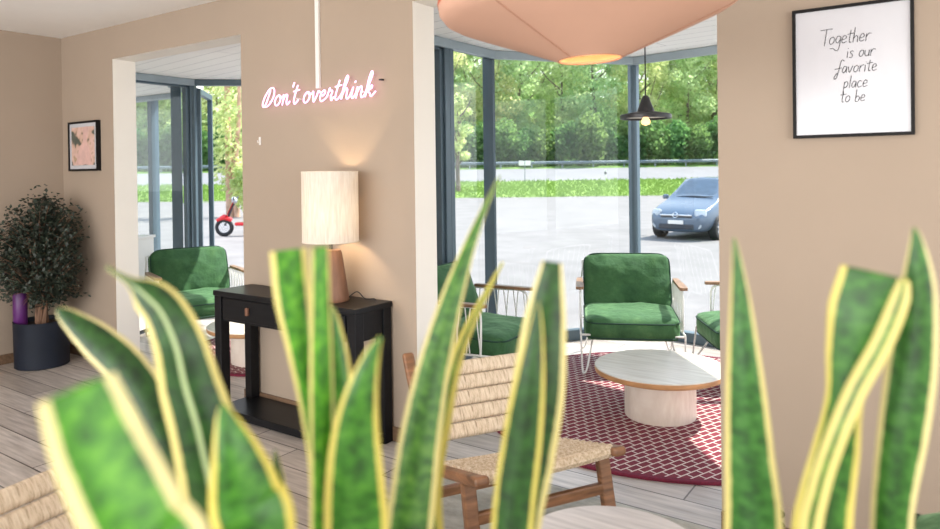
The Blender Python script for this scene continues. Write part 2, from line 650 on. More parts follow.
# ------------------------------------------------------------------ room shell
WY0, WY1, CEIL = 2.83, 3.01, 2.56
OL0, OL1, OR0, OR1, OTOP = -5.22, -3.703, -2.304, -0.766, 2.312
struct(MB().bx(-6.15, 3.2, -3.25, 3.01, -0.12, 0.0), 'floor', M['floor'])
bay1 = [(-3.1, 3.01), (-3.1, 4.17), (-3.1, 4.78), (-2.3, 5.85), (-0.75, 5.60), (0.15, 4.6), (0.15, 3.01)]
bay2 = [(-6.37, 3.01), (-6.37, 4.25), (-5.80, 4.78), (-4.15, 4.64), (-3.1, 4.17), (-3.1, 3.01)]
bay3 = [(-9.4, 3.01), (-9.4, 4.78), (-7.25, 4.85), (-6.55, 4.2), (-6.55, 3.01)]


def off(poly, d):
    cx = sum(p[0] for p in poly) / len(poly)
    cy = sum(p[1] for p in poly) / len(poly)
    o = []
    for x, y in poly:
        if y < 3.05:
            o.append((x + (d if x > cx else -d), y))
        else:
            v = Vector((x - cx, y - cy)).normalized() * d
            o.append((x + v.x, y + v.y))
    return o


struct(MB().prism(off(bay1, .06), -0.12, 0.0), 'floor', M['floor'])
struct(MB().prism([(-6.43, 3.01), (-6.43, 4.27), (-5.82, 4.84), (-4.13, 4.70), (-3.16, 4.28), (-3.16, 3.01)], -0.12, 0.0), 'floor', M['floor'])
struct(MB().prism(bay3, -0.12, 0.0), 'floor', M['floor'])
mb = MB()
for x0, x1, z0, z1 in ((-6.6, OL0, 0, CEIL), (OL1, OR0, 0, CEIL), (OR1, 3.2, 0, CEIL), (OL0, OL1, OTOP, CEIL), (OR0, OR1, OTOP, CEIL)):
    mb.bx(x0, x1, WY0, WY1, z0, z1)
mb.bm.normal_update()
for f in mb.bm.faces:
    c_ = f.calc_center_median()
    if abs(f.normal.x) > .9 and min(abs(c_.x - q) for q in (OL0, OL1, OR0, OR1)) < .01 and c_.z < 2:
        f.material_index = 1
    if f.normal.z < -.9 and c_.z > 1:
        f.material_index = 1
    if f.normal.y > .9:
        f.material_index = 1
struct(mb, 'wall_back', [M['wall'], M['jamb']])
struct(MB().bx(-6.15, -6.0, -3.25, WY0, 0, CEIL), 'wall_left', M['wall'])
struct(MB().bx(-6.15, 3.2, -3.25, 3.01, CEIL, CEIL + .15), 'ceiling', M['white'])
# wall behind the camera and wall to the right, each with a wide window opening
mb = MB()
for x0, x1, z0, z1 in ((-6.15, -5.6, 0, CEIL), (1.2, 3.2, 0, CEIL), (-5.6, 1.2, 0, .4), (-5.6, 1.2, 2.46, CEIL)):
    mb.bx(x0, x1, -3.35, -3.2, z0, z1)
struct(mb, 'wall_front', M['jamb'])
mb = MB()
for y0, y1, z0, z1 in ((-3.2, -2.0, 0, CEIL), (2.3, WY0, 0, CEIL), (-2.0, 2.3, 0, .4), (-2.0, 2.3, 2.46, CEIL)):
    mb.bx(3.05, 3.2, y0, y1, z0, z1)
struct(mb, 'wall_right', M['jamb'])
# sunroom roofs with boarded ceilings
CZ = 2.40
struct(MB().prism(off(bay1, .12), CZ, CZ + .14), 'ceiling', M['boards'])
struct(MB().prism([(-6.47, 3.01), (-6.47, 4.30), (-5.83, 4.88), (-4.12, 4.74), (-3.225, 4.34), (-3.225, 3.01)], CZ, CZ + .14), 'ceiling', M['boards'])
struct(MB().prism([(-9.5, 3.01), (-9.5, 4.9), (-7.2, 4.97), (-6.48, 4.30), (-6.48, 3.01)], CZ, CZ + .14), 'ceiling', M['boards'])
struct(MB().bx(-10, -6.6, 2.86, 3.01, -.4, 2.54), 'wall_outer', M['jamb'])
# baseboards
struct(MB().bx(-6.0, -5.985, -3.2, WY0, 0, .075), 'baseboard_left', M['base'], bevel=.003)
mb = MB()
for x0, x1 in ((-5.985, OL0), (OL1, OR0), (OR1, 3.0)):
    mb.bx(x0, x1, WY0 - .014, WY0, 0, .075)
struct(mb, 'baseboard_back', M['base'], bevel=.003)

# glazing of the sunroom
wn = [0]


def window(p0, p1, d0=0.06, d1=0.06, inner=False, z0=0.0, z1=CZ, mids=()):
    wn[0] += 1
    p0, p1 = Vector((*p0, 0)), Vector((*p1, 0))
    L = (p1 - p0).length
    ang = math.atan2(p1.y - p0.y, p1.x - p0.x)
    w_ = empty('window_%d' % wn[0], p0, ang, kind='structure')
    f = MB()
    f.bx(0, L, -.04, .04, z0, z0 + .085).bx(0, L, -.045, .045, z1 - .05, z1)
    for x, d in ((0, d0), (L, d1)):
        if d:
            f.bx(max(0, x - d / 2) if x else 0, min(L, x + d / 2) if x else d / 2, -.05, .05, z0 + .085, z1 - .05)
    for x in mids:
        f.bx(x - .04, x + .04, -.05, .05, z0 + .085, z1 - .05)
    f.build('window_frame', M['frame'], w_, bevel=.004)
    c = MB().bx(.0, L, -.075, -.042, z1 - .068, z1 - .002)
    c.build('head_rail', M['rail'], w_, bevel=.004)
    if inner:
        g_ = MB()
        a0, a1, b0, b1 = d0 / 2, L - d1 / 2, z0 + .085, z1 - .05
        t = .035
        g_.bx(a0, a0 + t, -.03, .03, b0, b1).bx(a1 - t, a1, -.03, .03, b0, b1)
        g_.bx(a0, a1, -.03, .03, b0, b0 + t).bx(a0, a1, -.03, .03, b1 - t, b1)
        g_.build('sash', M['frame'], w_, bevel=.003)
    g = MB()
    xs = [0] + list(mids) + [L]
    for xa, xb in zip(xs[:-1], xs[1:]):
        v = [g.bm.verts.new(q) for q in ((xa + .02, 0, z0 + .06), (xb - .02, 0, z0 + .06), (xb - .02, 0, z1 - .06), (xa + .02, 0, z1 - .06))]
        g.bm.faces.new(v)
    g.build('pane', M['glass'], w_)
    return w_


def seg(poly, i, **k):
    return window(poly[i], poly[i + 1], **k)


seg(bay1, 0, d0=.08, d1=.12, inner=True)
seg(bay1, 1, d0=.10, d1=.056)
seg(bay1, 2, d0=.056, d1=.056)
seg(bay1, 3, d0=.056, d1=.08)
seg(bay1, 4, d0=.08, d1=.08)
seg(bay1, 5, d0=.08, d1=.08)
seg(bay2, 0, d0=.06, d1=.08, inner=True)
# frame left open for the outward casement
wn[0] += 1
p0, p1 = Vector((*bay2[1], 0)), Vector((*bay2[2], 0))
L_ = (p1 - p0).length
w_ = empty('window_%d' % wn[0], p0, math.atan2(p1.y - p0.y, p1.x - p0.x), kind='structure')
MB().bx(0, L_, -.04, .04, 0, .085).bx(0, L_, -.045, .045, CZ - .06, CZ).bx(0, .05, -.05, .05, .085, CZ - .06).bx(L_ - .05, L_, -.05, .05, .085, CZ - .06).build('window_frame', M['frame'], w_, bevel=.004)
cs = MB()
cs.bx(0, .045, -.025, .025, .10, CZ - .08).bx(.635, .68, -.025, .025, .10, CZ - .08).bx(.045, .635, -.025, .025, .10, .16).bx(.045, .635, -.025, .025, CZ - .14, CZ - .08)
cs = cs.build('open_casement', M['frame'], w_, bevel=.003, loc=(.06, .05, 0), rot=(0, 0, R(92)))
g = MB()
g.bm.faces.new([g.bm.verts.new(q) for q in ((.04, 0, .14), (.64, 0, .14), (.64, 0, CZ - .12), (.04, 0, CZ - .12))])
g.build('pane', M['glass'], cs)
seg(bay2, 2, d0=.08, d1=.08)
seg(bay2, 3, d0=.08, d1=0)
window((-9.4, 4.78), (-7.25, 4.85), d0=.06, d1=.08, mids=(1.40,))
window((-7.25, 4.85), (-6.55, 4.2), d0=.06, d1=.06)

# ------------------------------------------------------------------ outside ground
E_R = Vector((AX_R.x, AX_R.y, 0)).normalized()
E_F = Vector((AX_F.x, AX_F.y, 0)).normalized()
out_ = lambda lat, d, z=0: Vector((E_R.x * lat + E_F.x * d, E_R.y * lat + E_F.y * d, z))
GZ = -0.40


def strip(name, rows, mat, l0=-95, l1=85, nl=24):
    g = MB()
    g.grid([[out_(l0 + (l1 - l0) * k / nl, d, z) for k in range(nl + 1)] for d, z in rows])
    o = g.build(name, mat)
    for p in o.data.polygons:
        if p.normal.z < 0:
            p.flip()
    o['kind'] = 'structure'
    return o


lot = MB().prism([tuple(out_(-95, -6)[:2]), tuple(out_(85, -6)[:2]), tuple(out_(85, 51)[:2]), tuple(out_(-95, 51)[:2])], GZ - .3, GZ)
struct(lot, 'parking_lot', M['asphalt'])
strip('road', [(59.5, 0.64), (72, 1.75)], M['road'])
strip('woodland_ground', [(72, 1.75), (74, 2.0), (104, 2.6), (120, 14)], M['verge'])
random.seed(4)
# grass bank with a fringe of blades
g = MB()
NL, ND = 160, 8
g.grid([[out_(-95 + 180 * k / NL, 50.5 + 9.2 * i / ND + random.uniform(-.05, .05), GZ + .02 + 1.05 * (i / ND) ** 1.1 + random.uniform(-.02, .02)) for k in range(NL + 1)] for i in range(ND + 1)])
for k in range(26000):
    l, t = random.uniform(-60, 60), random.random()
    p = out_(l, 50.6 + 8.8 * t, GZ + 1.05 * t ** 1.1)
    q = E_R * random.uniform(-.25, .25)
    h = random.uniform(.08, .30)
    a_ = [g.bm.verts.new(p - E_R * .06), g.bm.verts.new(p + E_R * .06), g.bm.verts.new(p + q + Vector((0, 0, h)))]
    g.bm.faces.new(a_)
tag(g.build('verge_grass', M['grassblade'], recalc=False), 'sunlit green grass bank between the car park and the road', 'grass', kind='stuff')
# guard rail
gr = empty('guard_rail', out_(0, 72.6, 1.75), 0, 'grey steel guard rail running along the far side of the road', 'guard rail')
g = MB()
g.grid([[out_(-90 + 6 * k, 72.6 + dy, 1.75 + z) - gr.location for k in range(30)] for dy, z in ((0, .45), (-.08, .53), (0, .6), (-.08, .68), (0, .76), (.03, .76), (.03, .45))])
g.build('rail_beam', M['steelrail'], gr)
for k in range(-30, 30, 2):
    MB().bar(out_(k * 1.6, 72.7, 1.5) - gr.location, out_(k * 1.6, 72.7, 2.4) - gr.location, .12, .12).build('post', M['steelrail'], gr)


# ------------------------------------------------------------------ trees
def crown_mesh(seed, blobs, nleaf, size, mat):
    rnd = random.Random(seed)
    g = MB()
    for k in range(nleaf):
        c, r = rnd.choice(blobs)
        v = Vector((rnd.gauss(0, 1), rnd.gauss(0, 1), rnd.gauss(0, 1))).normalized()
        rad = (0.55 + 0.45 * rnd.random()) if rnd.random() < .8 else rnd.random()
        p = Vector(c) + Vector((v.x * r[0], v.y * r[1], v.z * r[2])) * rad
        a = Vector((rnd.gauss(0, 1), rnd.gauss(0, 1), rnd.gauss(0, 1))).normalized()
        b_ = a.orthogonal().normalized()
        s_ = size * rnd.uniform(.6, 1.4)
        c2 = a.cross(b_)
        g.bm.faces.new([g.bm.verts.new(p + q) for q in (-b_ * s_, c2 * s_ * .55, b_ * s_, -c2 * s_ * .55)])
    me = bpy.data.meshes.new('crown')
    g.bm.to_mesh(me)
    g.bm.free()
    me.materials.append(mat)
    return me


def blobset(seed, h, w_, nb, lowest=.25):
    rnd = random.Random(seed)
    o = []
    for k in range(nb):
        t = lowest + (1 - lowest) * (k + .5) / nb
        prof = math.sin(PI * min(1, max(0, (t - lowest) / (1 - lowest) * .85 + .15))) ** .6
        a = rnd.uniform(0, 2 * PI)
        rr = w_ * prof * rnd.uniform(.2, .75)
        s_ = w_ * rnd.uniform(.32, .5) * (.5 + .5 * prof)
        o.append(((math.cos(a) * rr, math.sin(a) * rr, h * t), (s_, s_, s_ * .75)))
    return o


def trunk_mesh(seed, h, r, lean=.4):
    rnd = random.Random(seed)
    g = MB()
    P = cr([(0, 0, -.3), (rnd.uniform(-lean, lean) * .4, 0, h * .3), (rnd.uniform(-lean, lean), rnd.uniform(-lean, lean), h * .65), (rnd.uniform(-lean, lean) * 1.5, 0, h * .95)], 5)
    g.tube(P, [r * (1 - .85 * i / (len(P) - 1)) for i in range(len(P))], 7)
    for k in range(7):
        i = int(len(P) * (.35 + .08 * k))
        if i >= len(P):
            break
        a = rnd.uniform(0, 2 * PI)
        b0 = P[i]
        ln = h * .25
        B = cr([b0, b0 + Vector((math.cos(a) * ln * .5, math.sin(a) * ln * .5, ln * .45)), b0 + Vector((math.cos(a) * ln * .8, math.sin(a) * ln * .8, ln))], 3)
        g.tube(B, [r * .4 * (1 - .8 * j / (len(B) - 1)) for j in range(len(B))], 5)
    me = bpy.data.meshes.new('trunk')
    g.bm.to_mesh(me)
    g.bm.free()
    me.materials.append(M['treebark'])
    return me


KINDS = [
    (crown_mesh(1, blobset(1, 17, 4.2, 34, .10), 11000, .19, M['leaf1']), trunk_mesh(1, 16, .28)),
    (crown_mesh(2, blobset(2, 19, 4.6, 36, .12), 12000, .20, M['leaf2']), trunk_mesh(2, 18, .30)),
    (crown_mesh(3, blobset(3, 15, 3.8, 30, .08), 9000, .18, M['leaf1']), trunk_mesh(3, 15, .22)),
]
BUSH = crown_mesh(7, [((0, 0, 1.0), (1.7, 1.3, 1.3)), ((.9, .2, 1.6), (1.0, 1.0, 1.1)), ((-.9, -.1, 1.5), (1.1, 1.0, 1.2)), ((0, 0, 2.2), (.9, .9, .9))], 3200, .13, M['leaf3'])


def tree(loc, kind, rz, s_, name, label, group=None):
    e = empty(name, loc, rz, label, 'tree', group)
    e.scale = (s_, s_, s_)
    for nm, me in (('crown', KINDS[kind][0]), ('trunk', KINDS[kind][1])):
        o = bpy.data.objects.new(nm, me)
        COL.objects.link(o)
        o.parent = e
    return e


random.seed(11)
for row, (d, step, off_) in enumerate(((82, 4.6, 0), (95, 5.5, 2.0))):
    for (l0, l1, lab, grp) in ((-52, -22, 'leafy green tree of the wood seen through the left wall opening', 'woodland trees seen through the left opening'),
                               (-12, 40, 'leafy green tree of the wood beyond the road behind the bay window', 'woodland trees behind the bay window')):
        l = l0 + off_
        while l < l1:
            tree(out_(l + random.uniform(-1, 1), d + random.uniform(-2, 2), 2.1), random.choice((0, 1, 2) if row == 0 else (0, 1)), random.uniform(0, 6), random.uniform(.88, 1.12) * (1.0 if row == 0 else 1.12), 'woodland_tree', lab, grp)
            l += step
for (l0, l1, lab, grp) in ((-50, -22, 'dark green bush of the roadside hedge seen through the left opening', 'hedge bushes seen through the left opening'),
                           (-10, 36, 'dark green bush of the hedge behind the guard rail beyond the bay window', 'hedge bushes behind the bay window')):
    l = l0
    while l < l1:
        o = bpy.data.objects.new('hedge_bush', BUSH)
        COL.objects.link(o)
        o.location = out_(l, 75.5 + random.uniform(-.5, .8), 1.95)
        o.rotation_euler = (0, 0, random.uniform(0, 6))
        s_ = random.uniform(1.1, 1.7)
        o.scale = (s_, s_, s_ * 1.15)
        tag(o, lab, 'bush', grp)
        l += 2.3
# young roadside tree and the ivy-covered trunk
e = empty('roadside_tree', out_(-.9, 54, .05), 0, 'slender young roadside tree with bright leaves on the grass bank', 'tree')
o = bpy.data.objects.new('crown', crown_mesh(21, blobset(21, 7.2, 1.35, 14, .35), 2200, .13, M['leaf1'])); COL.objects.link(o); o.parent = e
o = bpy.data.objects.new('trunk', trunk_mesh(21, 6.5, .22, .15)); COL.objects.link(o); o.parent = e
e = empty('ivy_tree', out_(-10.6, 31, GZ), 0, 'tall tree with pinkish bark and ivy behind the red scooter', 'tree')
o = bpy.data.objects.new('crown', crown_mesh(22, [((0, 0, 3.2), (.8, .8, 2.6)), ((.3, 0, 6), (2.4, 2.4, 2.2)), ((-.8, 0, 7.5), (2.2, 2.2, 2.0)), ((1.0, 0, 1.4), (.6, .6, 1.1))], 3600, .12, M['leaf1'])); COL.objects.link(o); o.parent = e
g = MB()
P = cr([(0, 0, -.1), (-.05, 0, 2.2), (-.25, .1, 4.5), (-.1, 0, 7.5)], 5)
g.tube(P, [.20 * (1 - .5 * i / (len(P) - 1)) for i in range(len(P))], 9)
P = cr([(.32, .1, -.1), (.38, 0, 2.2), (.55, .1, 4.5), (.7, 0, 7.5)], 5)
g.tube(P, [.13 * (1 - .5 * i / (len(P) - 1)) for i in range(len(P))], 8)
g.build('trunk', pmat('pinkish_bark', (0.50, 0.32, 0.23), .9, var=.3, vscale=3), e, smooth=True)

# road furniture
p = out_(4.6, 58.8, .52)
e = empty('road_sign', p, math.atan2(E_R.y, E_R.x), 'small white road sign on a thin post beside the road', 'sign')
MB().bar((0, 0, -.1), (0, 0, 1.7), .06, .06).build('post', M['steelrail'], e)
MB().bx(-.50, -.03, -.03, 0, 1.45, 1.85).bx(.03, .50, -.03, 0, 1.45, 1.85).build('sign_plate', M['plasticwhite'], e, bevel=.02)
p = out_(11.4, 59.0, .54)
e = empty('delineator_post', p, math.atan2(E_R.y, E_R.x), 'white delineator post with a black band at the road edge', 'post')
MB().bx(-.07, .07, -.05, .05, -.1, 1.0).build('shaft', M['plasticwhite'], e, bevel=.02)
MB().bx(-.075, .075, -.055, .055, .62, .82).build('band', M['rubber'], e)

# ------------------------------------------------------------------ parked car
car = empty('parked_car', (-5.71, 19.97, GZ), R(-7), 'blue grey compact people carrier parked on the asphalt outside', 'car')
ST = [(-2.02, .30, .50, .60, .56, .45, .59), (-1.97, .22, .60, .70, .64, .56, .70), (-1.80, .20, .68, .80, .74, .66, .82), (-1.45, .20, .74, .84, .82, .70, .93),
      (-1.05, .20, .78, .845, .90, .70, 1.03), (-.85, .20, .78, .845, .95, .69, 1.16), (-.15, .20, .78, .845, .98, .58, 1.57), (.5, .20, .78, .845, .99, .58, 1.63),
      (1.3, .20, .78, .845, 1.0, .57, 1.60), (1.80, .22, .77, .83, 1.0, .55, 1.45), (1.97, .28, .70, .78, .95, .50, 1.10), (2.02, .35, .60, .66, .75, .42, .85)]
rows = []
for (y, zb, wb, wm, zbelt, wr, zr) in ST:
    half = [(wb * .8, zb), (wb, zb + .04), (wm, zb + .2), (wm, (zb + zbelt) / 2 + .06), (wm * .985, zbelt), (wr + (wm - wr) * .18, zr - .10 * min(1, (zr - zbelt) * 2)), (wr, zr - .02), (wr * .55, zr)]
    rows.append([Vector((-x, y, z)) for x, z in half] + [Vector((x, y, z)) for x, z in half[::-1]])
g = MB()
g.grid(rows, closed_u=True)
g.bm.verts.ensure_lookup_table()
nv = len(rows[0])
g.bm.faces.new([g.bm.verts[i] for i in range(nv)])
g.bm.faces.new([g.bm.verts[len(rows) * nv - nv + i] for i in range(nv)][::-1])
g.build('body', M['carpaint'], car, smooth=True, sub=2)


def patch(name, mat, corners, bow, th=.02, nx=8, ny=5, parent=car):
    a, b_, c, d = [Vector(q) for q in corners]
    nrm = (b_ - a).cross(d - a).normalized()
    g = MB()
    rows = []
    for j in range(ny + 1):
        t = j / ny
        rows.append([(a.lerp(d, t)).lerp(b_.lerp(c, t), i / nx) + nrm * (bow * math.sin(PI * i / nx)) for i in range(nx + 1)])
    g.grid(rows)
    bmesh.ops.solidify(g.bm, geom=g.bm.faces[:], thickness=th)
    return g.build(name, mat, parent, smooth=True)


patch('windscreen', M['carglass'], ((-.67, -.93, 1.075), (.67, -.93, 1.075), (.545, -.20, 1.565), (-.545, -.20, 1.565)), .06)
for s_ in (-1, 1):
    q = ((s_ * .815, -.55, 1.03), (s_ * .825, .55, 1.05), (s_ * .645, .45, 1.50), (s_ * .645, -.10, 1.49))
    patch('side_window', M['carglass'], q if s_ > 0 else (q[1], q[0], q[3], q[2]), .015)
    q = ((s_ * .825, .63, 1.05), (s_ * .82, 1.45, 1.06), (s_ * .64, 1.30, 1.47), (s_ * .645, .56, 1.50))
    patch('side_window', M['carglass'], q if s_ > 0 else (q[1], q[0], q[3], q[2]), .015)
    hl = MB()
    hl.box((s_ * .60, -1.865, .70), (.30, .13, .21), Matrix.Rotation(s_ * R(30), 3, 'Z') @ Matrix.Rotation(R(-25), 3, 'X'))
    hl.build('headlight', M['lampglass'], car, bevel=.05, bseg=3)
    fg = MB().lathe([(0, -.02), (.085, -.02), (.085, .02), (0, .03)], 20)
    fg.xf(Matrix.Translation((s_ * .58, -1.955, .40)) @ Matrix.Rotation(R(90), 4, 'X'))
    fg.build('fog_light', M['lampglass'], car, smooth=True)
    mr_ = MB().box((s_ * .95, -.62, 1.08), (.16, .12, .13))
    mr_.build('door_mirror', M['carpaint'], car, bevel=.04, bseg=3)
    for yy in (-1.28, 1.30):
        wl = MB().lathe([(.18, -.11), (.30, -.11), (.315, -.08), (.315, .08), (.30, .11), (.20, .11)], 28)
        wl.xf(Matrix.Translation((s_ * .775, yy, .315)) @ Matrix.Rotation(R(90), 4, 'Y'))
        wl = wl.build('wheel', M['rubber'], car, smooth=True)
        rim = MB().lathe([(0, -.06), (.19, -.06), (.205, -.10), (.205, .10), (.19, .06), (0, .06)], 28)
        for k in range(7):
            a = 2 * PI * k / 7
            rim.bar((0, 0, .085), (math.cos(a) * .19, math.sin(a) * .19, .085), .05, .04)
            rim.bar((0, 0, -.085), (math.cos(a) * .19, math.sin(a) * .19, -.085), .05, .04)
        rim.xf(Matrix.Translation((s_ * .775, yy, .315)) @ Matrix.Rotation(R(90), 4, 'Y'))
        rim.build('hub', M['chrome'], wl, smooth=True)
gb = MB().box((0, -1.985, .62), (.86, .05, .10))
gb.build('grille', M['cargrey'], car, bevel=.02)
MB().box((0, -2.02, .655), (.88, .03, .035)).build('chrome_bar', M['chrome'], car, bevel=.01)
em = MB()
em.tube([(math.cos(a) * .068, 0, math.sin(a) * .068) for a in [2 * PI * k / 24 for k in range(24)]], .010, 6, closed=True)
em.tube([(-.095, 0, -.012), (.02, 0, .012), (-.02, 0, -.012), (.095, 0, .012)], .009, 6)
em.build('emblem', M['chrome'], car, loc=(0, -2.045, .66), smooth=True)
MB().box((0, -2.01, .36), (.95, .05, .13)).build('lower_intake', M['cargrey'], car, bevel=.03)
MB().box((0, -2.035, .475), (.42, .02, .10)).build('license_plate', M['plasticwhite'], car, bevel=.008)
for s_ in (-1, 1):
    MB().bar((s_ * .1, -.98, 1.075), (s_ * .1 + .45, -.97, 1.11), .02, .015).build('wiper', M['rubber'], car)

# ------------------------------------------------------------------ red scooter
sc = empty('motor_scooter', out_(-6.75, 21.2, GZ), math.atan2(E_R.y, E_R.x) + R(8), 'red and white motor scooter parked outside the left opening', 'scooter')
sc.scale = (1.08, 1.08, 1.08)
for x in (-.62, .62):
    wl = MB().tube([(x + math.cos(a) * .20, 0, .25 + math.sin(a) * .20) for a in [2 * PI * k / 24 for k in range(24)]], .055, 8, closed=True)
    wl = wl.build('wheel', M['rubber'], sc, smooth=True)
    hb = MB().lathe([(0, -.03), (.15, -.03), (.15, .03), (0, .03)], 20)
    hb.xf(Matrix.Translation((x, 0, .25)) @ Matrix.Rotation(R(90), 4, 'X'))
    hb.build('hub', M['chrome'], wl, smooth=True)
MB().bar((-.60, 0, .3), (-.34, 0, .98), .06, .06).build('fork', M['cargrey'], sc)
g = MB()
g.grid([[(-.62, y * .6, .50), (-.52, y, .62), (-.40, y * 1.1, .85), (-.33, y * .8, 1.02)] for y in (-.16, -.08, 0, .08, .16)])
bmesh.ops.solidify(g.bm, geom=g.bm.faces[:], thickness=.05)
g.build('front_shield', M['scooterred'], sc, smooth=True, sub=1)
MB().tube([(-.82, 0, .44), (-.62, 0, .54), (-.42, 0, .44)], [.05, .09, .06], 10).build('front_mudguard', M['scooterred'], sc, smooth=True)
g = MB().box((-.12, 0, .34), (.42, .28, .10)).box((.38, 0, .48), (.75, .28, .30))
g.build('body', M['scooterred'], sc, bevel=.06, bseg=3)
MB().box((.42, 0, .36), (.62, .31, .10)).build('side_panel', M['plasticwhite'], sc, bevel=.03)
MB().box((.34, 0, .70), (.78, .27, .12)).build('seat', M['cargrey'], sc, bevel=.05, bseg=3)
MB().tube([(-.30, -.33, 1.08), (-.34, -.1, 1.02), (-.34, .1, 1.02), (-.30, .33, 1.08)], .022, 8).build('handlebar', M['cargrey'], sc)
hl = MB().lathe([(0, 0), (.09, 0), (.10, .06), (.05, .13), (0, .14)], 18)
hl.xf(Matrix.Translation((-.40, 0, 1.0)) @ Matrix.Rotation(R(90), 4, 'Y'))
hl.build('headlight', M['lampglass'], sc, smooth=True)
MB().tube([(.85, .05, .62), (.98, .05, .60), (.98, -.05, .60), (.85, -.05, .62)], .02, 6).build('rear_rack', M['chrome'], sc)


# ------------------------------------------------------------------ rugs
def disc(name, c, r, z, mat, label):
    e = empty(name, (*c, z), 0, label, 'rug')
    MB().lathe([(0, 0), (r - .03, 0), (r - .03, .012), (0, .012)], 96).build('rug_field', M['redrug'], e)
    MB().lathe([(r - .032, 0), (r, 0), (r, .011), (r - .005, .0145), (r - .032, .0135), (r - .032, 0)], 96).build('border', M['rugborder'], e)
    return e


disc('round_rug', (-1.46, 4.21), 1.16, .001, None, 'round red rug with white brick lattice under the pale round table')
disc('round_rug', (-4.52, 3.83), .78, .001, None, 'round red rug seen through the left wall opening')
g = MB().bx(-2.02, .9, .35, 2.79, .001, .012)
tag(g.build('area_rug', M['greyrug'], bevel=.004), 'mottled grey rectangular rug under the woven rope lounge chair', 'rug')


# ------------------------------------------------------------------ green armchairs
def cushion(name, w_, d_, h_, mat, parent, puff=.03, seed=1, wr=.008, mat4=None):
    rnd = random.Random(seed)
    from mathutils import noise as N
    nx, ny = 26, 22
    g = MB()

    def sup(t):
        return (1 - abs(t) ** 7)

    rowsT, rowsB = [], []
    for j in range(ny + 1):
        v = -1 + 2 * j / ny
        rt, rb = [], []
        for i in range(nx + 1):
            u = -1 + 2 * i / nx
            e_ = (sup(u) * sup(v)) ** .6
            pf = puff * (1 - u * u) * (1 - v * v)
            # rounded corners
            k_ = max(0.0, (abs(u) ** 8 + abs(v) ** 8) - 1) * .12
            x, y = u * w_ / 2 * (1 - k_), v * d_ / 2 * (1 - k_)
            nn = N.noise(Vector((x * 6 + seed, y * 6, seed * 3.1))) * wr + N.noise(Vector((x * 14 + seed, y * 14, 7.7))) * wr * .5
            rt.append(Vector((x, y, h_ * .5 * (.62 + .38 * e_) + pf + nn * e_)))
            rb.append(Vector((x, y, -h_ * .5 * (.62 + .38 * e_) - pf * .4)))
        rowsT.append(rt)
        rowsB.append(rb)
    g.grid(rowsT)
    g.grid([r[::-1] for r in rowsB])
    # rim
    def rim(r):
        return r[0][:] + [q[-1] for q in r[1:]] + r[-1][-2::-1] + [q[0] for q in r[-2:0:-1]]
    a, b_ = rim(rowsT), rim(rowsB)
    mid = [((p + q) / 2) * 1 for p, q in zip(a, b_)]
    for q in mid:
        q.x *= 1.012
        q.y *= 1.012
    g.grid([a, mid, b_], closed_u=True)
    bmesh.ops.remove_doubles(g.bm, verts=g.bm.verts[:], dist=.0004)
    if mat4:
        g.xf(mat4)
    o = g.build(name, mat, parent, smooth=True, ang=180)
    for rr in (a, b_):
        p_ = MB().tube([q * 1.0 for q in rr], .0055, 6, closed=True)
        if mat4:
            p_.xf(mat4)
        p_.build('piping', M['piping'], o, smooth=True)
    return o


def armchair():
    root = empty('armchair', (0, 0, 0), 0)
    cushion('seat_cushion', .65, .61, .165, M['velvet'], root, .015, 3, .010, Matrix.Translation((0, -.035, .318)) @ Matrix.Rotation(R(3), 4, 'X'))
    bm_ = Matrix.Translation((0, .250, .545)) @ Matrix.Rotation(R(70), 4, 'X')
    cushion('back_cushion', .645, .44, .14, M['velvet'], root, .035, 8, .022, bm_)
    for s_ in (-1, 1):
        x = s_ * .352
        sf = MB()
        r_ = .0075
        # hoop that carries arm rest
        sf.tube(cr([(x, -.20, .27), (x, -.205, .42), (x, -.20, .53), (x, -.15, .565), (x, 0, .565), (x, .20, .565), (x, .29, .555), (x, .33, .50), (x, .33, .38), (x, .32, .26)], 4), r_, 8)
        sf.tube([(x, -.30, .27), (x, .32, .26)], r_, 8)
        sf.build('side_frame', M['rod'], root, smooth=True)
        cw = MB()
        n_ = 13
        for k in range(n_):
            y0 = -.17 + .46 * k / (n_ - 1)
            y1 = y0 + (.032 if k % 2 else -.032)
            cw.tube([(x, y0, .56), (x + s_ * .004, (y0 + y1) / 2, .42), (x, y1, .268)], .0045, 6)
        cw.build('side_cords', M['rod'], root, smooth=True)
        ar = MB()
        pr = cr([(-.022, -.24), (.012, -.245), (.028, -.21), (.026, 0), (.020, .20), (0, .215), (-.020, .20), (-.026, 0), (-.028, -.21)], 4, True)
        ar.prism([(x + s_ * .004 + px, py) for px, py in pr], .570, .590)
        ar.build('armrest', M['armwood'], root, bevel=.006, bseg=2)
        # hairpin legs
        for yy, yf in ((-.26, -.33), (.27, .36)):
            lg = MB()
            xi = s_ * .26
            xf_ = s_ * .345
            lg.tube(cr([(x, yy - .05, .268), (xf_, yf - .01, .05), (xf_ - s_ * .01, yf, .008), (xf_ - s_ * .035, yf + .004, .05), (xi, yy + .08, .268)], 4), .0065, 8)
            lg.build('leg', M['rod'], root, smooth=True)
    fr_ = MB()
    for yy in (-.30, .31):
        fr_.tube([(-.352, yy, .266), (.352, yy, .262)], .0075, 8)
    for k in range(5):
        xx = -.24 + .12 * k
        fr_.tube([(xx, -.30, .266), (xx, .30, .262)], .004, 6)
    fr_.tube(cr([(-.352, .325, .40), (-.33, .39, .64), (-.27, .415, .71), (.27, .415, .71), (.33, .39, .64), (.352, .325, .40)], 5), .0075, 8)
    for k in range(7):
        xx = -.24 + .08 * k
        fr_.tube([(xx, .31, .262), (xx, .415, .71)], .004, 6)
    fr_.build('seat_frame', M['rod'], root, smooth=True)
    return root


def face(f):
    return math.atan2(f[0], -f[1])


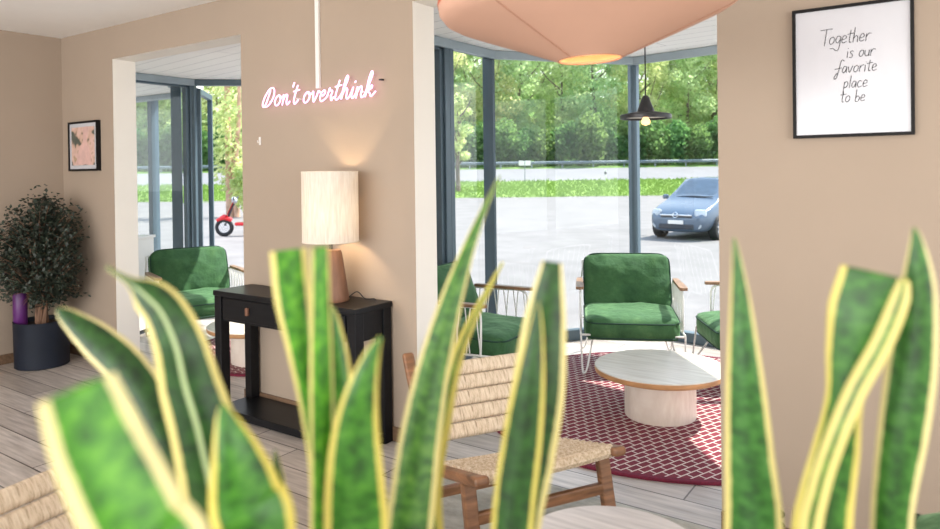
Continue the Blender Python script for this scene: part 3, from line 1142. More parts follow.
CH = armchair()
spots = [
    ((-1.97, 4.88), (.44, -.90), 'green velvet armchair facing the room in front of the tall bay window'),
    ((-2.66, 3.93), (1.0, .10), 'green velvet armchair seen from its side behind the woven rope chair'),
    ((-1.11, 5.0), (-.85, -.52), 'green velvet armchair mostly hidden behind the right wall edge'),
    ((-5.37, 3.62), (.94, -.34), 'green velvet armchair seen through the left wall opening, a sun patch on its back'),
    ((.285, 1.325), (1.0, -.05), 'green velvet armchair of which only a dark back corner shows at bottom right'),
]
for i, (p, f, lab) in enumerate(spots):
    o = CH if i == 0 else copy_tree(CH)
    o.location = (p[0], p[1], .015 if i in (0, 1, 2, 3) else .012)
    o.rotation_euler = (0, 0, face(f))
    tag(o, lab, 'armchair', 'green velvet armchairs')


# ------------------------------------------------------------------ round tables
def round_table(loc, label):
    e = empty('coffee_table', loc, 0, label, 'coffee table', 'pale round pedestal tables')
    MB().lathe([(0, 0), (.197, 0), (.200, .004), (.200, .245), (0, .245)], 64).build('pedestal', M['palewood'], e, smooth=True)
    t = MB().lathe([(0, .245), (.350, .245), (.368, .252), (.370, .258), (.370, .279), (0, .279)], 72)
    t.build('table_edge', M['edge'], e, smooth=True)
    MB().lathe([(0, .279), (.369, .279), (.366, .284), (0, .284)], 72).build('tabletop', M['paletop'], e, smooth=True)
    return e


round_table((-1.405, 3.93, .0135), 'pale round pedestal coffee table on the red rug in the bay')
round_table((-4.37, 3.46, .0135), 'pale round pedestal coffee table seen behind the black console legs')
e = empty('side_table', (-.74, 1.70, .012), 0, 'whitewashed round table top at the bottom edge before the rope chair', 'table')
MB().lathe([(0, .395), (.235, .395), (.25, .402), (.25, .415), (.246, .42), (0, .42)], 72).build('tabletop', M['whitetop'], e, smooth=True)
MB().lathe([(0, 0), (.15, 0), (.15, .02), (.03, .035), (.025, .38), (.10, .395), (0, .395)], 40).build('pedestal', M['charcoal'], e, smooth=True)


# ------------------------------------------------------------------ rope lounge chairs
def rope_chair():
    root = empty('lounge_chair', (0, 0, 0), 0)
    for s_ in (-1, 1):
        x = s_ * .285
        MB().bar((x, -.385, .370), (x, .16, .225), .036, .058, (1, 0, 0)).build('seat_rail', M['wood'], root, bevel=.014, bseg=3)
        MB().bar((x, .05, .205), (x, .335, .640), .030, .050, (1, 0, 0)).build('back_post', M['wood'], root, bevel=.012, bseg=3)
        MB().bar((x, -.255, .345), (x, -.335, 0.0), .034, .052, (1, 0, 0)).build('leg', M['wood'], root, bevel=.008)
        MB().bar((x, .06, .255), (x, .235, 0.0), .034, .050, (1, 0, 0)).build('leg', M['wood'], root, bevel=.008)
    MB().bar((-.285, -.289, .20), (.285, -.289, .20), .026, .042).build('stretcher', M['wood'], root, bevel=.006)
    MB().bar((-.285, .19, .085), (.285, .19, .085), .026, .042).build('stretcher', M['wood'], root, bevel=.006)
    for k in range(5):
        t = .335 + .128 * k
        c = Vector((0, .05, .205)).lerp(Vector((0, .325, .625)), t)
        mr_ = Matrix.Rotation(-math.atan2(.275, .42), 3, 'X')
        b_ = MB().box((0, 0, 0), (.56, .038, .062))
        b_ = b_.build('rope_slat', M['rope'], root, bevel=.017, bseg=4)
        b_.location = c
        b_.rotation_euler = mr_.to_euler()
    st = MB()
    rowsn = 9
    sl = math.atan2(.370 - .225, .545)
    for k in range(rowsn):
        t = (k + .5) / rowsn
        c = Vector((0, -.36, .363)).lerp(Vector((0, .03, .26)), t)
        pts = [(-.275, c.y, c.z + .004), (-.14, c.y, c.z - .004), (0, c.y, c.z - .008), (.14, c.y, c.z - .004), (.275, c.y, c.z + .004)]
        st.tube(cr(pts, 5), .0245, 8)
    st.build('woven_seat', M['weave'], root, smooth=True)
    return root


LC = rope_chair()
tag(LC, 'woven rope lounge chair with brown wood frame on the grey rug, facing right', 'lounge chair', 'woven rope lounge chairs')
LC.location = (-1.498, 2.385, .012)
LC.rotation_euler = (0, 0, R(60))
o = copy_tree(LC)
o.location = (-1.783, .859, .012)
o.rotation_euler = (0, 0, R(101.5))
o['label'] = 'woven rope lounge chair cropped at the bottom left corner, only its back showing'

# ------------------------------------------------------------------ console table and lamp
ct = empty('console_table', (-3.05, 2.69, 0), 0, 'black wooden console table with drawer against the beige wall', 'console table')
X0, X1, Y0, Y1 = -.56, .585, -.145, .125
for sx_ in (X0 + .03, X1 - .03):
    for sy_ in (Y0 + .03, Y1 - .03):
        MB().bx(sx_ - .03, sx_ + .03, sy_ - .03, sy_ + .03, 0, .715).build('leg', M['black'], ct, bevel=.003)
MB().bx(X0 - .006, X1 + .006, Y0 - .006, Y1 + .004, .715, .745).build('tabletop', M['black'], ct, bevel=.004)
MB().bx(X0 + .06, X1 - .06, Y0 + .012, Y1 - .012, .57, .715).bx(X0 + .01, X0 + .05, Y0 + .06, Y1 - .06, .57, .715).bx(X1 - .05, X1 - .01, Y0 + .06, Y1 - .06, .57, .715).build('apron', M['black'], ct)
for a_, b_ in ((X0 + .075, -.01), (.01, X1 - .075)):
    dr = MB().bx(a_, b_, Y0 + .002, Y0 + .02, .585, .705).build('drawer', M['black'], ct, bevel=.003)
    xm = (a_ + b_) / 2 if a_ > 0 else -.255
    MB().bx(xm - .012, xm + .012, Y0 - .012, Y0 + .004, .625, .67).build('leather_pull', M['leather'], dr, bevel=.005)
MB().bx(X0 + .002, X1 - .002, Y0 + .002, Y1 - .002, .012, .055).build('lower_shelf', M['black'], ct, bevel=.003)

TZ = .745
lamp = empty('table_lamp', (-2.752, 2.662, TZ), 0, 'lit table lamp with linen drum shade and wooden base on the console', 'table lamp')
MB().lathe([(0, 0), (.092, 0), (.096, .008), (.092, .03), (.060, .255), (.052, .272), (.020, .276), (0, .276)], 40).build('base', M['lampwood'], lamp, smooth=True)
MB().lathe([(0, .27), (.010, .27), (.010, .36), (.018, .365), (.018, .41), (0, .41)], 16).build('stem', M['charcoal'], lamp, smooth=True)
sh = MB().lathe([(.150, .318), (.150, .690), (.147, .690), (.147, .318), (.150, .318)], 56)
sh.build('lamp_shade', M['linen'], lamp, smooth=True)
rg = MB()
for z in (.318, .690):
    rg.tube([(math.cos(a) * .149, math.sin(a) * .149, z) for a in [2 * PI * k / 48 for k in range(48)]], .0028, 6, closed=True)
rg.build('shade_ring', M['cordwhite'], lamp, smooth=True)
bl = MB().lathe([(0, .41), (.018, .42), (.032, .46), (.030, .49), (.016, .508), (0, .512)], 20).build('bulb', M['bulbhot'], lamp, smooth=True)
MB().tube(cr([(.07, .05, .01), (.13, .06, .05), (.17, .08, .012), (.19, .13, .006), (.20, .150, -.02)], 5), .003, 6).build('power_cord', M['rubber'], lamp, smooth=True)
# ------------------------------------------------------------------ lettering
GL = {
    'D': (1.35, [[(.62, 1.55), (.42, .7), (.22, .12), (.05, -.02), (-.10, .10), (-.14, .45), (.05, 1.05), (.42, 1.62), (.82, 1.78), (1.10, 1.55), (1.14, 1.0), (.92, .42), (.58, .05), (.28, -.03), (.15, .08)]]),
    'o': (.95, [[(.70, .86), (.42, 1.0), (.12, .68), (.10, .22), (.36, 0), (.66, .24), (.74, .68), (.58, .94), (.66, .72), (1.0, .84)]]),
    'n': (1.0, [[(0, .80), (.12, .98), (.15, .5), (.13, 0), (.18, .5), (.40, .95), (.60, .86), (.60, .25), (.76, .0), (1.02, .30)]]),
    "'": (.30, [[(.22, 2.05), (.10, 1.62)]]),
    't': (.80, [[(.38, 1.75), (.24, .9), (.20, .25), (.38, .0), (.75, .35)], [(.0, 1.18), (.68, 1.30)]]),
    'v': (.95, [[(0, .80), (.14, 1.0), (.24, .5), (.36, .02), (.62, .55), (.72, .98), (.95, .86)]]),
    'e': (.85, [[(.0, .30), (.35, .50), (.60, .78), (.44, 1.0), (.16, .72), (.12, .22), (.36, 0), (.85, .35)]]),
    'r': (.80, [[(.0, .45), (.20, 1.12), (.28, .90), (.55, .86), (.48, .35), (.58, .0), (.80, .30)]]),
    'h': (1.0, [[(.0, .3), (.30, 1.2), (.46, 1.85), (.34, 2.08), (.20, 1.7), (.12, .8), (.08, 0), (.18, .55), (.42, .95), (.60, .82), (.60, .22), (.76, 0), (1.02, .32)]]),
    'i': (.55, [[(.0, .3), (.20, .98), (.16, .3), (.30, 0), (.55, .32)], [(.30, 1.38), (.36, 1.52)]]),
    'k': (1.05, [[(.0, .3), (.30, 1.2), (.46, 1.95), (.34, 2.2), (.20, 1.8), (.12, .8), (.08, 0), (.20, .55), (.58, .98), (.62, .75), (.26, .52), (.52, .30), (.70, .02), (1.10, .42)]]),
    ' ': (.35, []),
}


def script(word, per=5):
    """strokes in letter units, joined where letters touch"""
    x, strokes, run = 0, [], []
    for ch in word:
        adv, st = GL[ch]
        for j, s_ in enumerate(st):
            q = [(x + a, b_) for a, b_ in s_]
            if j == 0 and ch not in "'D ":
                if run and abs(run[-1][0] - q[0][0]) < .3:
                    run += q[1:]
                else:
                    if run:
                        strokes.append(run)
                    run = q
            else:
                strokes.append(q)
        if ch in "' ":
            if run:
                strokes.append(run)
            run = []
        x += adv
    if run:
        strokes.append(run)
    return strokes, x


ns = empty('neon_sign', (-3.450, 2.795, 1.836), 0, "pink white neon script sign reading Don't overthink on the beige wall", 'neon sign')
txt = script("Don't")
x2 = txt[1] + .50
tx2 = script('overthink')
tot = x2 + tx2[1]
sx_, sz_, sh_ = .925 / (tot + .3), .061, .30
for name, (st, _), x0 in (('first_word', txt, 0), ('second_word', tx2, x2)):
    g = MB()
    for s_ in st:
        pts = [Vector(((a + x0) * sx_ + b_ * sz_ * sh_ * .9, 0, b_ * sz_)) for a, b_ in s_]
        g.tube(cr(pts, 5), .0041, 8)
    g.build(name, M['neon'], ns, smooth=True)
g = MB()
for q in (.06, .30, .55, .82):
    g.bar((q, 0, .03), (q, .034, .03), .008, .008)
g.build('standoff', M['plasticwhite'], ns)
MB().box((.945, .012, .085), (.020, .02, .008)).build('cable_clip', M['charcoal'], ns)
MB().bx(-.014, .014, -.018, 0, 1.915, CEIL).build('cable_duct', M['plasticwhite'], None, bevel=.003, loc=(-2.999, WY0, 0))
tag(bpy.data.objects['cable_duct'], 'slim white cable duct running from ceiling down to the neon sign', 'cable duct')
e = empty('wall_hook', (-3.527, WY0, 1.633), 0, 'tiny white hook on the beige wall below the neon sign', 'hook')
MB().bx(-.008, .008, -.006, 0, -.025, .025).build('plate', M['plasticwhite'], e, bevel=.002)
MB().tube(cr([(0, -.005, -.005), (0, -.018, -.012), (0, -.02, .003)], 4), .003, 6).build('peg', M['plasticwhite'], e)
e = empty('wall_socket', (-.548, WY0, .10), 0, 'double black socket low on the right beige wall', 'wall socket')
MB().bx(-.04, .04, -.008, 0, -.05, .05).build('plate', M['wall'], e, bevel=.003)
for z in (-.022, .022):
    s_ = MB().lathe([(0, 0), (.016, 0), (.016, .006), (0, .006)], 20)
    s_.xf(Matrix.Translation((0, -.007, z)) @ Matrix.Rotation(R(90), 4, 'X'))
    s_.build('outlet', M['rubber'], e)


# ------------------------------------------------------------------ pictures
def picture(name, cx, cz, w_, h_, fr_w, depth, label, cat):
    e = empty(name, (cx, WY0, cz), 0, label, cat)
    f = MB()
    a, b_ = w_ / 2, h_ / 2
    f.bx(-a, a, -depth, 0, b_ - fr_w, b_).bx(-a, a, -depth, 0, -b_, -b_ + fr_w).bx(-a, -a + fr_w, -depth, 0, -b_ + fr_w, b_ - fr_w).bx(a - fr_w, a, -depth, 0, -b_ + fr_w, b_ - fr_w)
    f.build('frame', M['blackframe'], e)
    MB().bx(-a + fr_w, a - fr_w, -depth + .008, -.002, -b_ + fr_w, b_ - fr_w).build('paper', M['paper'], e)
    return e


pc = picture('framed_print', -.300, 1.766, .380, .470, .011, .022, 'black framed print reading Together is our favorite place to be', 'framed print')
P_ = {
    'T': [[(-.55, 1.95), (.1, 2.0), (.9, 2.02)], [(.18, 2.0), (.16, 1.0), (.14, -.1)]],
    'o': [[(.45, .95), (.15, .8), (.08, .3), (.3, .02), (.58, .3), (.6, .75), (.4, .97)]],
    'g': [[(.6, .9), (.25, .98), (.08, .5), (.3, .1), (.58, .5), (.62, .9), (.60, -.2), (.45, -.85), (.1, -.75), (-.1, -.55), (-.5, -.55)]],
    'e': [[(.08, .45), (.5, .6), (.5, .9), (.25, .98), (.06, .5), (.2, .05), (.62, .2)]],
    't': [[(.3, 1.6), (.25, .5), (.3, .05), (.5, .1)], [(-.05, 1.1), (.7, 1.2)]],
    'h': [[(.12, 1.9), (.08, 0)], [(.1, .5), (.35, .85), (.55, .6), (.58, 0)]],
    'r': [[(.1, .95), (.12, 0)], [(.12, .55), (.35, .95), (.65, .9)]],
    'i': [[(.15, .9), (.15, 0)], [(.18, 1.3), (.2, 1.38)]],
    's': [[(.55, .9), (.25, .95), (.15, .7), (.45, .4), (.4, .05), (.05, .05)]],
    'u': [[(.08, .9), (.08, .3), (.3, .02), (.55, .3), (.58, .9)], [(.58, .9), (.6, 0)]],
    'f': [[(.75, 1.7), (.5, 1.95), (.3, 1.5), (.2, .3), (.0, -.7), (-.25, -.75), (-.25, -.4), (.1, .1)], [(-.35, .62), (.55, .8)]],
    'a': [[(.55, .85), (.25, .95), (.06, .4), (.25, .03), (.5, .4), (.56, .9), (.58, .0)]],
    'v': [[(.05, .9), (.28, .02), (.58, .95)]],
    'p': [[(.1, .95), (.1, -.8)], [(.1, .7), (.35, .98), (.58, .6), (.35, .1), (.12, .15)]],
    'l': [[(.15, 1.8), (.12, 0)]],
    'c': [[(.55, .85), (.25, .95), (.06, .45), (.25, .03), (.6, .15)]],
    'b': [[(.12, 1.8), (.1, .05)], [(.1, .5), (.35, .85), (.6, .5), (.4, .03), (.1, .05)]],
}
ADV = {'T': .62, 'i': .36, 'l': .34, 't': .62, 'f': .62, ' ': .55, 'g': .72, 'r': .62, 'e': .68}
for word, x0, z0, s_ in (('Together', -.088, .098, .0275), ('is our', -.016, .045, .0240), ('favorite', -.045, -.008, .0245), ('place', -.026, -.062, .0240), ('to be', -.036, -.112, .0240)):
    g = MB()
    x = 0
    for ch in word:
        for st in P_.get(ch, []):
            pts = [Vector((x0 + (x + a + b_ * .14) * s_, -.0150, z0 + b_ * s_)) for a, b_ in st]
            if len(pts) == 2:
                pts = [pts[0], (pts[0] + pts[1]) / 2, pts[1]]
            g.tube(cr(pts, 4), .0011, 5)
        x += ADV.get(ch, .72)
    g.build('lettering', M['ink'], pc)

pa = picture('framed_art', -5.628, 1.668, .445, .390, .016, .032, 'small black framed abstract print in pink and green on the left', 'framed art')
m, n, b = newmat('abstract_print')
v_ = objcoord(n, (3.2, 1, 3.2))
wv = noise(n, v_, 2.2, 2)
n.links.new(ramp(n, wv, [(0.30, (.03, .05, .045)), (0.42, (.10, .11, .09)), (0.46, (.55, .36, .27)), (0.56, (.66, .45, .40)), (0.62, (.40, .27, .15)), (0.72, (.72, .62, .58))]), b.inputs['Base Color'])
b.inputs['Roughness'].default_value = .35
MB().bx(-.175, .175, -.0262, -.0235, -.150, .150).build('print', m, pa)
g = MB()
pts = cr([(-.10, -.145), (-.06, -.02), (0, .03), (.02, .14), (.09, .14), (.06, .04), (.10, -.02), (.13, -.145)], 4)
g.prism([(p.x, p.y) for p in pts], 0, .001)
g.xf(Matrix.Translation((.0, -.0265, 0)) @ Matrix.Rotation(R(90), 4, 'X'))
g.build('pink_shape', pmat('dusty_pink_ink', (.62, .40, .36), .5, var=.15, vscale=12), pa)

# ------------------------------------------------------------------ corner plant
pl = empty('potted_fig', (-5.725, 2.525, 0), 0, 'bushy dark green potted tree in a navy pot in the left corner', 'potted plant')
MB().lathe([(0, 0), (.175, 0), (.183, .006), (.188, .335), (.190, .345), (.180, .345), (.176, .30), (0, .30)], 56).build('pot', M['navy'], pl, smooth=True)
MB().lathe([(0, .300), (.177, .300), (.172, .312), (.1, .318), (0, .32)], 40).build('soil', M['soil'], pl, smooth=True)
rnd = random.Random(5)
g = MB()
for k in range(5):
    a = 2 * PI * k / 5
    P = cr([(math.cos(a) * .03, math.sin(a) * .03, .30), (math.cos(a + .8) * .028, math.sin(a + .8) * .028, .45), (math.cos(a + 1.6) * .05, math.sin(a + 1.6) * .05, .62), (math.cos(a + 1.6) * .16, math.sin(a + 1.6) * .16, .95)], 5)
    g.tube(P, [.022 - .016 * i / (len(P) - 1) for i in range(len(P))], 7)
twigs = []
while len(twigs) < 230:
    u = Vector((rnd.uniform(-1, 1), rnd.uniform(-1, 1), rnd.uniform(-1, 1)))
    if u.length > 1:
        continue
    zz = .86 + u.z * .47
    wd = .39 * (1 - .35 * max(0, u.z))
    end = Vector((u.x * wd, u.y * wd, zz))
    if end.x < -.21 or end.y > .25:
        continue
    st_ = Vector((end.x * .25, end.y * .25, max(.55, zz - .22)))
    twigs.append((st_, end))
    g.tube([st_, (st_ + end) / 2 + Vector((0, 0, .02)), end], [.004, .003, .0015], 4)
g.build('trunk', M['bark'], pl, smooth=True)
g = MB()
for st_, end in twigs:
    for k in range(40):
        t = .25 + .85 * rnd.random()
        p = st_.lerp(end, t) + Vector((rnd.gauss(0, .032), rnd.gauss(0, .032), rnd.gauss(0, .032)))
        if p.x < -.235 or p.y > .275 or (p.z < .575 and abs(.40 * (p.x + .087) + .915 * (p.y + .112)) < .062 and .915 * (p.x + .087) - .40 * (p.y + .112) > -.04):
            continue
        a = Vector((rnd.gauss(0, 1), rnd.gauss(0, 1), rnd.gauss(0, .6))).normalized()
        b_ = a.orthogonal().normalized()
        c_ = a.cross(b_)
        L2 = rnd.uniform(.012, .022)
        g.bm.faces.new([g.bm.verts.new(p + q) for q in (-a * L2, b_ * L2 * .5 + c_ * .002, a * L2, -b_ * L2 * .5 + c_ * .002)])
g.build('foliage', M['figleaf'], pl, recalc=False)
e = empty('water_bottle', (-5.812, 2.413, .313), 0, 'purple cylindrical bottle standing in the navy pot of the corner plant', 'bottle')
MB().lathe([(0, 0), (.045, 0), (.048, .005), (.048, .252), (.045, .257), (0, .257)], 32).build('body', M['purple'], e, smooth=True)
MB().lathe([(0, .257), (.043, .257), (.043, .266), (0, .268)], 32).build('cap', M['purple'], e, smooth=True)

# white cabinet and rattan item seen past the left jamb
e = empty('low_cabinet', (-6.17, 3.50, 0), R(25), 'white low cabinet partly visible past the left jamb', 'cabinet')
MB().bx(-.13, .13, -.13, .13, .04, .86).build('body', M['plasticwhite'], e, bevel=.006)
MB().bx(-.14, .14, -.145, .145, .86, .885).build('cabinet_top', M['plasticwhite'], e, bevel=.004)
MB().bx(-.12, .12, -.142, -.13, .08, .82).build('door', M['plasticwhite'], e, bevel=.004)
MB().bx(-.11, .11, -.11, .11, 0, .04).build('plinth', M['cargrey'], e)

# ------------------------------------------------------------------ lamps that hang
bp = empty('pendant_lamp', (-.81, 1.75, 1.722), 0, 'large peach cone pendant lamp hanging over the front round table', 'pendant lamp')
bp.rotation_euler = Matrix.Rotation(R(-2.4), 3, Vector((-E_F.x, -E_F.y, 0)) * -1).to_euler()
prof = [(.086, 0), (.20, .044), (.30, .082), (.370, .110), (.395, .124), (.408, .142), (.410, .160)]
bp.scale = (.982, .982, 1)
MB().lathe(prof + [(.406, .160), (.392, .140), (.36, .122), (.30, .090), (.20, .051), (.088, .006), (.086, 0)], 96).build('shade', M['peach'], bp, smooth=True, ang=60)
MB().lathe([(.4105, .158), (.4115, .166), (.406, .190), (.395, .205), (.30, .245), (.10, .31), (.03, .33), (0, .33)], 96).build('upper_shade', M['redband'], bp, smooth=True)
MB().lathe([(.087, .004), (.13, .030), (.13, .10), (0, .11)], 48).build('lining', M['amberin'], bp, smooth=True)
MB().tube([(math.cos(a) * .0868, math.sin(a) * .0868, .001) for a in [2 * PI * k / 64 for k in range(64)]], .0022, 6, closed=True).build('opening_ring', M['seam'], bp, smooth=True)
g = MB()
for a in (R(140), R(260), R(20)):
    g.tube([(r_ * math.cos(a), r_ * math.sin(a), z - .0012) for r_, z in prof], .0014, 5)
g.build('seam', M['seam'], bp)
MB().lathe([(0, .03), (.02, .04), (.03, .06), (.02, .09), (0, .095)], 20).build('bulb', M['bulb'], bp, smooth=True)
MB().tube([(0, 0, .33), (0, 0, CEIL - 1.722 + .003)], .004, 6).build('cord', M['rubber'], bp)
pd = bpy.data.lights.new('pendant_light', 'POINT')
pd.energy = 0.5
pd.color = (1, .80, .55)
pd.shadow_soft_size = .03
po = bpy.data.objects.new('pendant_light', pd)
COL.objects.link(po)
po.location = (-.81, 1.75, 1.745)


def small_pendant(loc, label, drop):
    e = empty('pendant_lamp', loc, 0, label, 'pendant lamp')
    MB().lathe([(.152, -.004), (.152, .016), (.146, .022), (.052, .040), (.048, .052), (.020, .125), (.012, .135), (0, .137), (0, .130), (.012, .125), (.042, .05), (.05, .036), (.140, .016), (.147, -.004), (.152, -.004)], 56).build('shade', M['charcoal'], e, smooth=True)
    MB().lathe([(0, .030), (.045, .030), (.142, .010), (.140, .008), (.045, .027), (0, .027)], 40).build('reflector', M['plasticwhite'], e, smooth=True)
    MB().lathe([(0, .03), (.012, .02), (.014, .005), (.028, -.018), (.024, -.036), (0, -.046)], 20).build('bulb', M['bulb'], e, smooth=True)
    MB().tube([(0, 0, .13), (0, 0, drop)], .004, 6).build('cord', M['rubber'], e)
    MB().lathe([(0, drop - .02), (.045, drop - .02), (.045, drop), (0, drop)], 24).build('ceiling_rose', M['charcoal'], e, smooth=True)
    return e


small_pendant((-1.525, 4.07, 1.735), 'small dark disc pendant lamp with bare bulb hanging in the bay', CZ - 1.735)

# ------------------------------------------------------------------ snake plants in the foreground
def at(px, py, d):
    return CAMPOS + AX_R * ((px - PX) / F_PX * d) + AX_D * ((py - PY) / F_PX * d) + AX_F * d


pt = empty('planter', out_(0, .64, 0), math.atan2(E_R.y, E_R.x), 'tall grey planter trough holding the foreground snake plants', 'planter')
g = MB()
PL, PW, PH = .56, .15, .86
g.bx(-PL, PL, -PW, PW, 0, .04).bx(-PL, -PL + .02, -PW, PW, .04, PH).bx(PL - .02, PL, -PW, PW, .04, PH).bx(-PL + .02, PL - .02, -PW, -PW + .02, .04, PH).bx(-PL + .02, PL - .02, PW - .02, PW, .04, PH)
g.build('trough', M['planter'], pt, bevel=.004)
MB().bx(-PL + .021, PL - .021, -PW + .021, PW - .021, .6, .82).build('soil', M['soil'], pt)
SOIL = .81


def snake_leaf(parent, stations, base_lat, base_d, fold=.25, twist=0.0, mat='snake', tint=(.10, .27, .035)):
    """stations: (px, py, half width px, depth m, twist deg) from tip to the frame's bottom; then down to the soil"""
    P = []
    for (x, y, hw, d, tw) in stations:
        P.append((at(x, y, d), hw / F_PX * d, tw))
    b = out_(base_lat, base_d, SOIL)
    last = P[-1]
    P.append((last[0].lerp(b, .55), last[1] * .85, last[2] * .5))
    P.append((b, last[1] * .45, 0))
    pos = cr([p[0] for p in P], 8)
    aux = cr([(p[1], p[2], 0) for p in P], 8)
    org = Vector(parent.location)
    rowsA, rowsB = [], []
    us = [-1, -.93, -.75, -.5, -.25, 0, .25, .5, .75, .93, 1]
    nL = len(pos)
    ln = [0]
    for i in range(1, nL):
        ln.append(ln[-1] + (pos[i] - pos[i - 1]).length)
    for i, p in enumerate(pos):
        t = (pos[min(i + 1, nL - 1)] - pos[max(i - 1, 0)]).normalized()
        view = (p - CAMPOS).normalized()
        c = t.cross(view).normalized()
        if c.dot(AX_R) < 0:
            c = -c
        nn = c.cross(t).normalized()
        q = Matrix.Rotation(R(aux[i].y), 3, t)
        c, nn = q @ c, q @ nn
        w_ = max(.0006, aux[i].x)
        th = min(.0016, w_ * .35)
        ra, rb = [], []
        for u in us:
            bend = nn * (fold * min(1, i / 10) * w_ * (u * u - .5))
            wav = nn * (.05 * min(1, i / 10) * w_ * math.sin(ln[i] * 38) * u)
            k_ = th * (1 - .8 * u * u)
            ra.append(p + c * (u * w_) + bend + wav + nn * k_ - org)
            rb.append(p + c * (u * w_) + bend + wav - nn * k_ - org)
        rowsA.append(ra)
        rowsB.append(rb)
    g = MB()
    loops = [a + b_[::-1] for a, b_ in zip(rowsA, rowsB)]
    g.grid(loops, closed_u=True)
    g.bm.verts.ensure_lookup_table()
    g.bm.verts.index_update()
    nv = len(us) * 2
    g.bm.faces.new([g.bm.verts[i] for i in range(nv)])
    uvl = g.bm.loops.layers.uv.new('UVMap')
    tot_ = ln[-1]
    for f in g.bm.faces:
        for lp in f.loops:
            idx = lp.vert.index
            i, k = divmod(idx, nv)
            u = us[k] if k < len(us) else us[nv - 1 - k]
            lp[uvl].uv = (u * .5 + .5, ln[min(i, nL - 1)] / .6)
    o = g.build('leaf', M[mat], parent, smooth=True, ang=180)
    o.color = (*tint, 1)
    return o, pos


def plant(lat, d, label):
    return empty('snake_plant', out_(lat, d, SOIL), 0, label, 'snake plant', None)


A_ = plant(-.30, .60, 'left snake plant with big blurred cream edged leaves in the foreground')
B_ = plant(-.07, .66, 'middle snake plant with tall narrow leaves before the rope chair')
C_ = plant(.30, .66, 'right snake plant with three tall leaves before the right wall')
# left plant
BRIGHT, DARK, MID = (.15, .38, .03), (.028, .095, .017), (.09, .25, .035)
snake_leaf(A_, [(77, 388, 36, .36, 0), (101, 450, 43, .365, 0), (140, 529, 47, .37, 0), (166, 590, 46, .38, 0)], -.26, .54, .18, mat='snake_wide', tint=BRIGHT)
snake_leaf(A_, [(57, 309, 2, .72, 0), (68, 317, 9, .72, 0), (98, 341, 17, .71, 0), (130, 372, 19, .70, 0), (158, 420, 18, .69, 0), (185, 500, 16, .68, 0)], -.27, .70, .3, tint=DARK)
snake_leaf(A_, [(106, 267, 2, .60, 0), (119, 275, 3, .60, 0), (132, 283, 6, .60, 0), (148, 294, 17, .60, 0), (165, 312, 21, .60, 0), (180, 345, 25, .60, 0), (190, 385, 29, .605, 0), (206, 440, 32, .61, 0), (224, 540, 35, .62, 0)], -.22, .62, .3, mat='snake_crease_lit', tint=DARK)
snake_leaf(A_, [(222, 405, 3, .52, 0), (226, 420, 11, .52, 0), (236, 455, 24, .52, 0), (246, 500, 36, .525, 0), (255, 550, 40, .53, 0)], -.20, .55, .35, tint=MID)
snake_leaf(A_, [(275, 450, 1.5, .66, 0), (277, 470, 5, .66, 0), (280, 500, 9, .66, 0), (282, 540, 13, .66, 0)], -.17, .66, .3, tint=DARK)
# middle plant
snake_leaf(B_, [(288, 250, 18, .62, 0), (293, 300, 18, .625, 0), (301, 350, 14, .63, 0), (312, 420, 10, .64, 0), (320, 500, 10, .65, 0)], -.16, .66, .3, mat='snake_wide', tint=BRIGHT)
snake_leaf(B_, [(320, 247, 9, .60, -20), (321, 320, 11, .605, -20), (322, 400, 12, .61, -10), (323, 480, 12, .62, 0), (323, 545, 12, .63, 0)], -.14, .64, .2, tint=BRIGHT)
snake_leaf(B_, [(331, 306, 2, .67, 0), (334, 325, 7, .67, 0), (340, 370, 11, .67, 0), (342, 430, 12, .67, 0), (340, 520, 12, .67, 0)], -.12, .67, .3, mat='snake_wide', tint=MID)
snake_leaf(B_, [(381, 337, 2, .58, 0), (372, 355, 8, .58, 0), (362, 390, 16, .58, 0), (356, 430, 23, .585, 0), (355, 480, 29, .59, 0), (357, 545, 32, .60, 0)], -.10, .61, .35, tint=(.09, .24, .035))
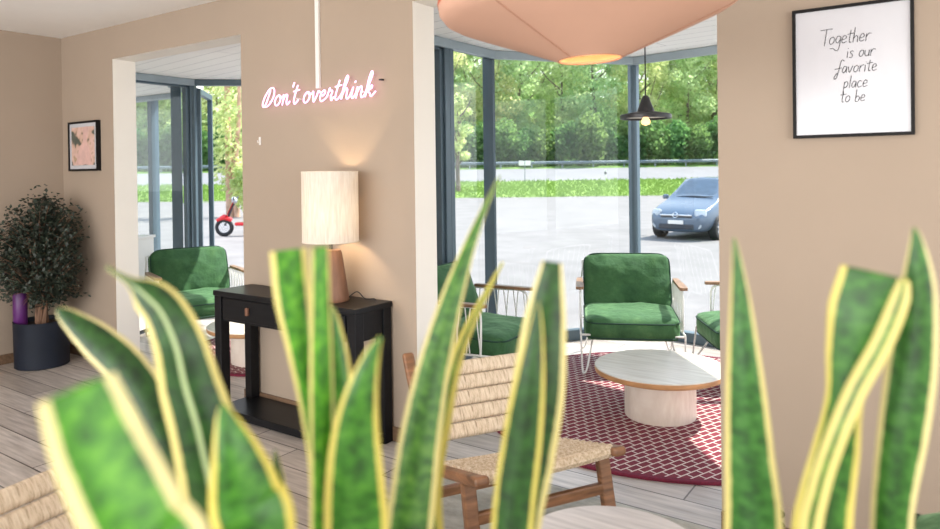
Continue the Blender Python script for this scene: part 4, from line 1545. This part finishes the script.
snake_leaf(B_, [(500, 176, 1.2, .76, 0), (486, 205, 3, .75, 0), (468, 250, 7, .735, 0), (450, 305, 12, .72, 0), (433, 370, 17, .71, 0), (420, 440, 21, .70, 0), (409, 529, 24, .69, 0), (402, 580, 23, .69, 0)], -.06, .68, .3, tint=(.13, .25, .06))
snake_leaf(B_, [(503, 262, 1.2, .80, 0), (488, 290, 3, .80, 0), (470, 325, 5, .79, 0), (455, 365, 7, .78, 0), (443, 420, 9, .77, 0), (432, 500, 10, .76, 0)], -.02, .74, .3, mat='snake_yellow', tint=MID)
snake_leaf(B_, [(552, 262, 10, .68, 0), (545, 320, 21, .68, 0), (538, 390, 27, .68, 0), (527, 460, 27, .685, 0), (515, 540, 24, .69, 0)], .03, .70, .3, tint=DARK)
snake_leaf(B_, [(537, 300, 1.5, .64, 0), (536, 325, 7, .64, 0), (530, 380, 15, .64, 0), (522, 440, 20, .645, 0), (512, 529, 21, .65, 0)], .02, .65, .4, tint=DARK)
# right plant
snake_leaf(C_, [(734, 238, 1.5, .66, 0), (737, 262, 5, .66, 0), (741, 310, 11, .66, 0), (745, 380, 18, .66, 0), (749, 450, 23, .665, 0), (753, 545, 28, .67, 0)], .24, .67, .3, tint=(.075, .20, .06))
snake_leaf(C_, [(874, 272, 30, .60, 0), (864, 315, 33, .60, 0), (852, 355, 24, .605, 0), (844, 400, 17, .61, 0), (836, 450, 21, .62, 0), (826, 500, 25, .625, 0), (820, 550, 27, .63, 0)], .31, .66, .2, tint=(.07, .20, .035))
snake_leaf(C_, [(904, 280, 5, .575, 0), (899, 302, 9, .575, 0), (881, 345, 10, .58, 0), (856, 390, 10, .585, 0), (835, 440, 10, .59, 0), (819, 490, 10, .60, 0), (808, 550, 11, .61, 0)], .28, .62, .3, mat='snake_yellow', tint=MID)
snake_leaf(C_, [(914, 228, 2, .62, 0), (917, 245, 7, .62, 0), (918, 290, 16, .62, 0), (912, 360, 22, .625, 0), (903, 430, 22, .63, 0), (893, 500, 19, .64, 0), (888, 560, 18, .65, 0)], .36, .68, .3, tint=(.075, .20, .05))
